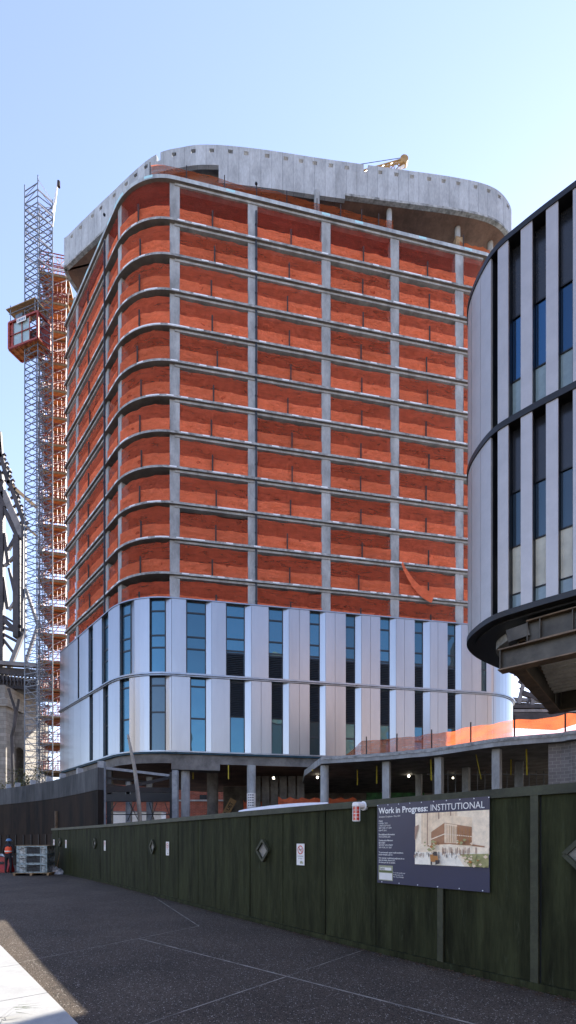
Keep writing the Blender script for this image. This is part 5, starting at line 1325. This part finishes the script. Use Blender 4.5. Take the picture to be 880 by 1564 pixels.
mb = MB(); mb.tube([tip+Vector((.1,0,.6)), foot+Vector((0,0,4.2))], .03, 5); mb.build('hoist_cable', 'ink_black', ct)
mb = MB(); mb.box((-11,60,71.),(1.8,1.8,15)); mb.build('crane_mast', 'crane_yellow', ct)

# ================================================================== UNSEEN BLOCKS ADDED BEHIND THE CAMERA (for reflections and warm bounce light)
M('warm_brick', (.42,.27,.20), rough=.85, var=.2, scale=.3)
M('block_window', (.20,.17,.15), rough=.4)
M('cream_render', (.52,.46,.38), rough=.85, var=.15, scale=.3)
for x, y, wx, wy, h, m_, lb in ((52,-62,44,16,58,'warm_brick','warm brick block added out of view, mirrored low in the cladding'),
                                (118,-40,46,16,70,'warm_brick','tall warm brick block added out of view, mirrored in the right windows'),
                                (-2,-98,34,16,40,'cream_render','lower cream block added out of view, mirrored in the corner windows'),
                                (-96,-10,16,40,44,'cream_render','tall cream block added out of view, mirrored in the left cladding windows')):
    t_ = thing('unseen_block', (x,y,0), lb, 'building', 'blocks added out of view')
    mb = MB(); mb.box((x,y,h/2),(wx,wy,h)); mb.build('wall', m_, t_)
    lx = wx > wy
    for fl in range(int(h/3.3)):
        for k in range(int((wx if lx else wy)/4)):
            mb = MB(); o_ = -(wx if lx else wy)/2+2+4*k
            c = (x+o_, y+wy/2, 2+fl*3.3) if lx else (x+wx/2, y+o_, 2+fl*3.3)
            mb.box(c, (2.2,.2,1.7) if lx else (.2,2.2,1.7)); mb.build('window','block_window',t_)

mb = MB(); o3 = Vector((-28.0,56.4,65.2)); ax, ay = Vector((dF.x,dF.y,0)), Vector((-dF.y,dF.x,0))
cp = thing('catch_platform', o3, 'wide orange plywood catch deck under the left end of the crown wall', 'platform')
mb.obox(o3+ax*2.1+ay*2.4, ax*2.1, ay*2.4, Vector((0,0,.03))); mb.build('deck', 'orange_ply', cp)
for k in range(5): mb = MB(); mb.bar(o3+ay*(k*1.2)-Up*.14, o3+ay*(k*1.2)+ax*4.2-Up*.14, .12, .2); mb.build('joist', 'tan_timber', cp)
mb = MB()
for z in (.5,1.0): mb.bar(o3+Up*z, o3+ay*4.8+Up*z, .06)
for k in range(6): mb.bar(o3+ay*k*.96, o3+ay*k*.96+Up*1.1, .05)
mb.build('railing', 'red_paint', cp)

mb = MB(); rr = random.Random(21)
for k in range(2600):
    s_ = fs[6]+(fs[-1]-fs[6])*rr.random()**.8; o_ = .06+abs(rr.gauss(0,.10)); q = fence.at(s_, o_); z = .012+rr.random()*.012; r_ = .008+.016*rr.random(); a = rr.random()*6.28
    u, v = Vector((math.cos(a),math.sin(a),rr.random()*.5-.25))*r_, Vector((-math.sin(a),math.cos(a),rr.random()*.6-.3))*r_*.6; c = Vector((q[0],q[1],z))
    mb.face([c-u,c-v,c+u,c+v])
M('litter_brown', (.09,.05,.025), rough=.9, var=.4, scale=30)
o = mb.build('leaf_litter', 'litter_brown', weld=False, kind='stuff')
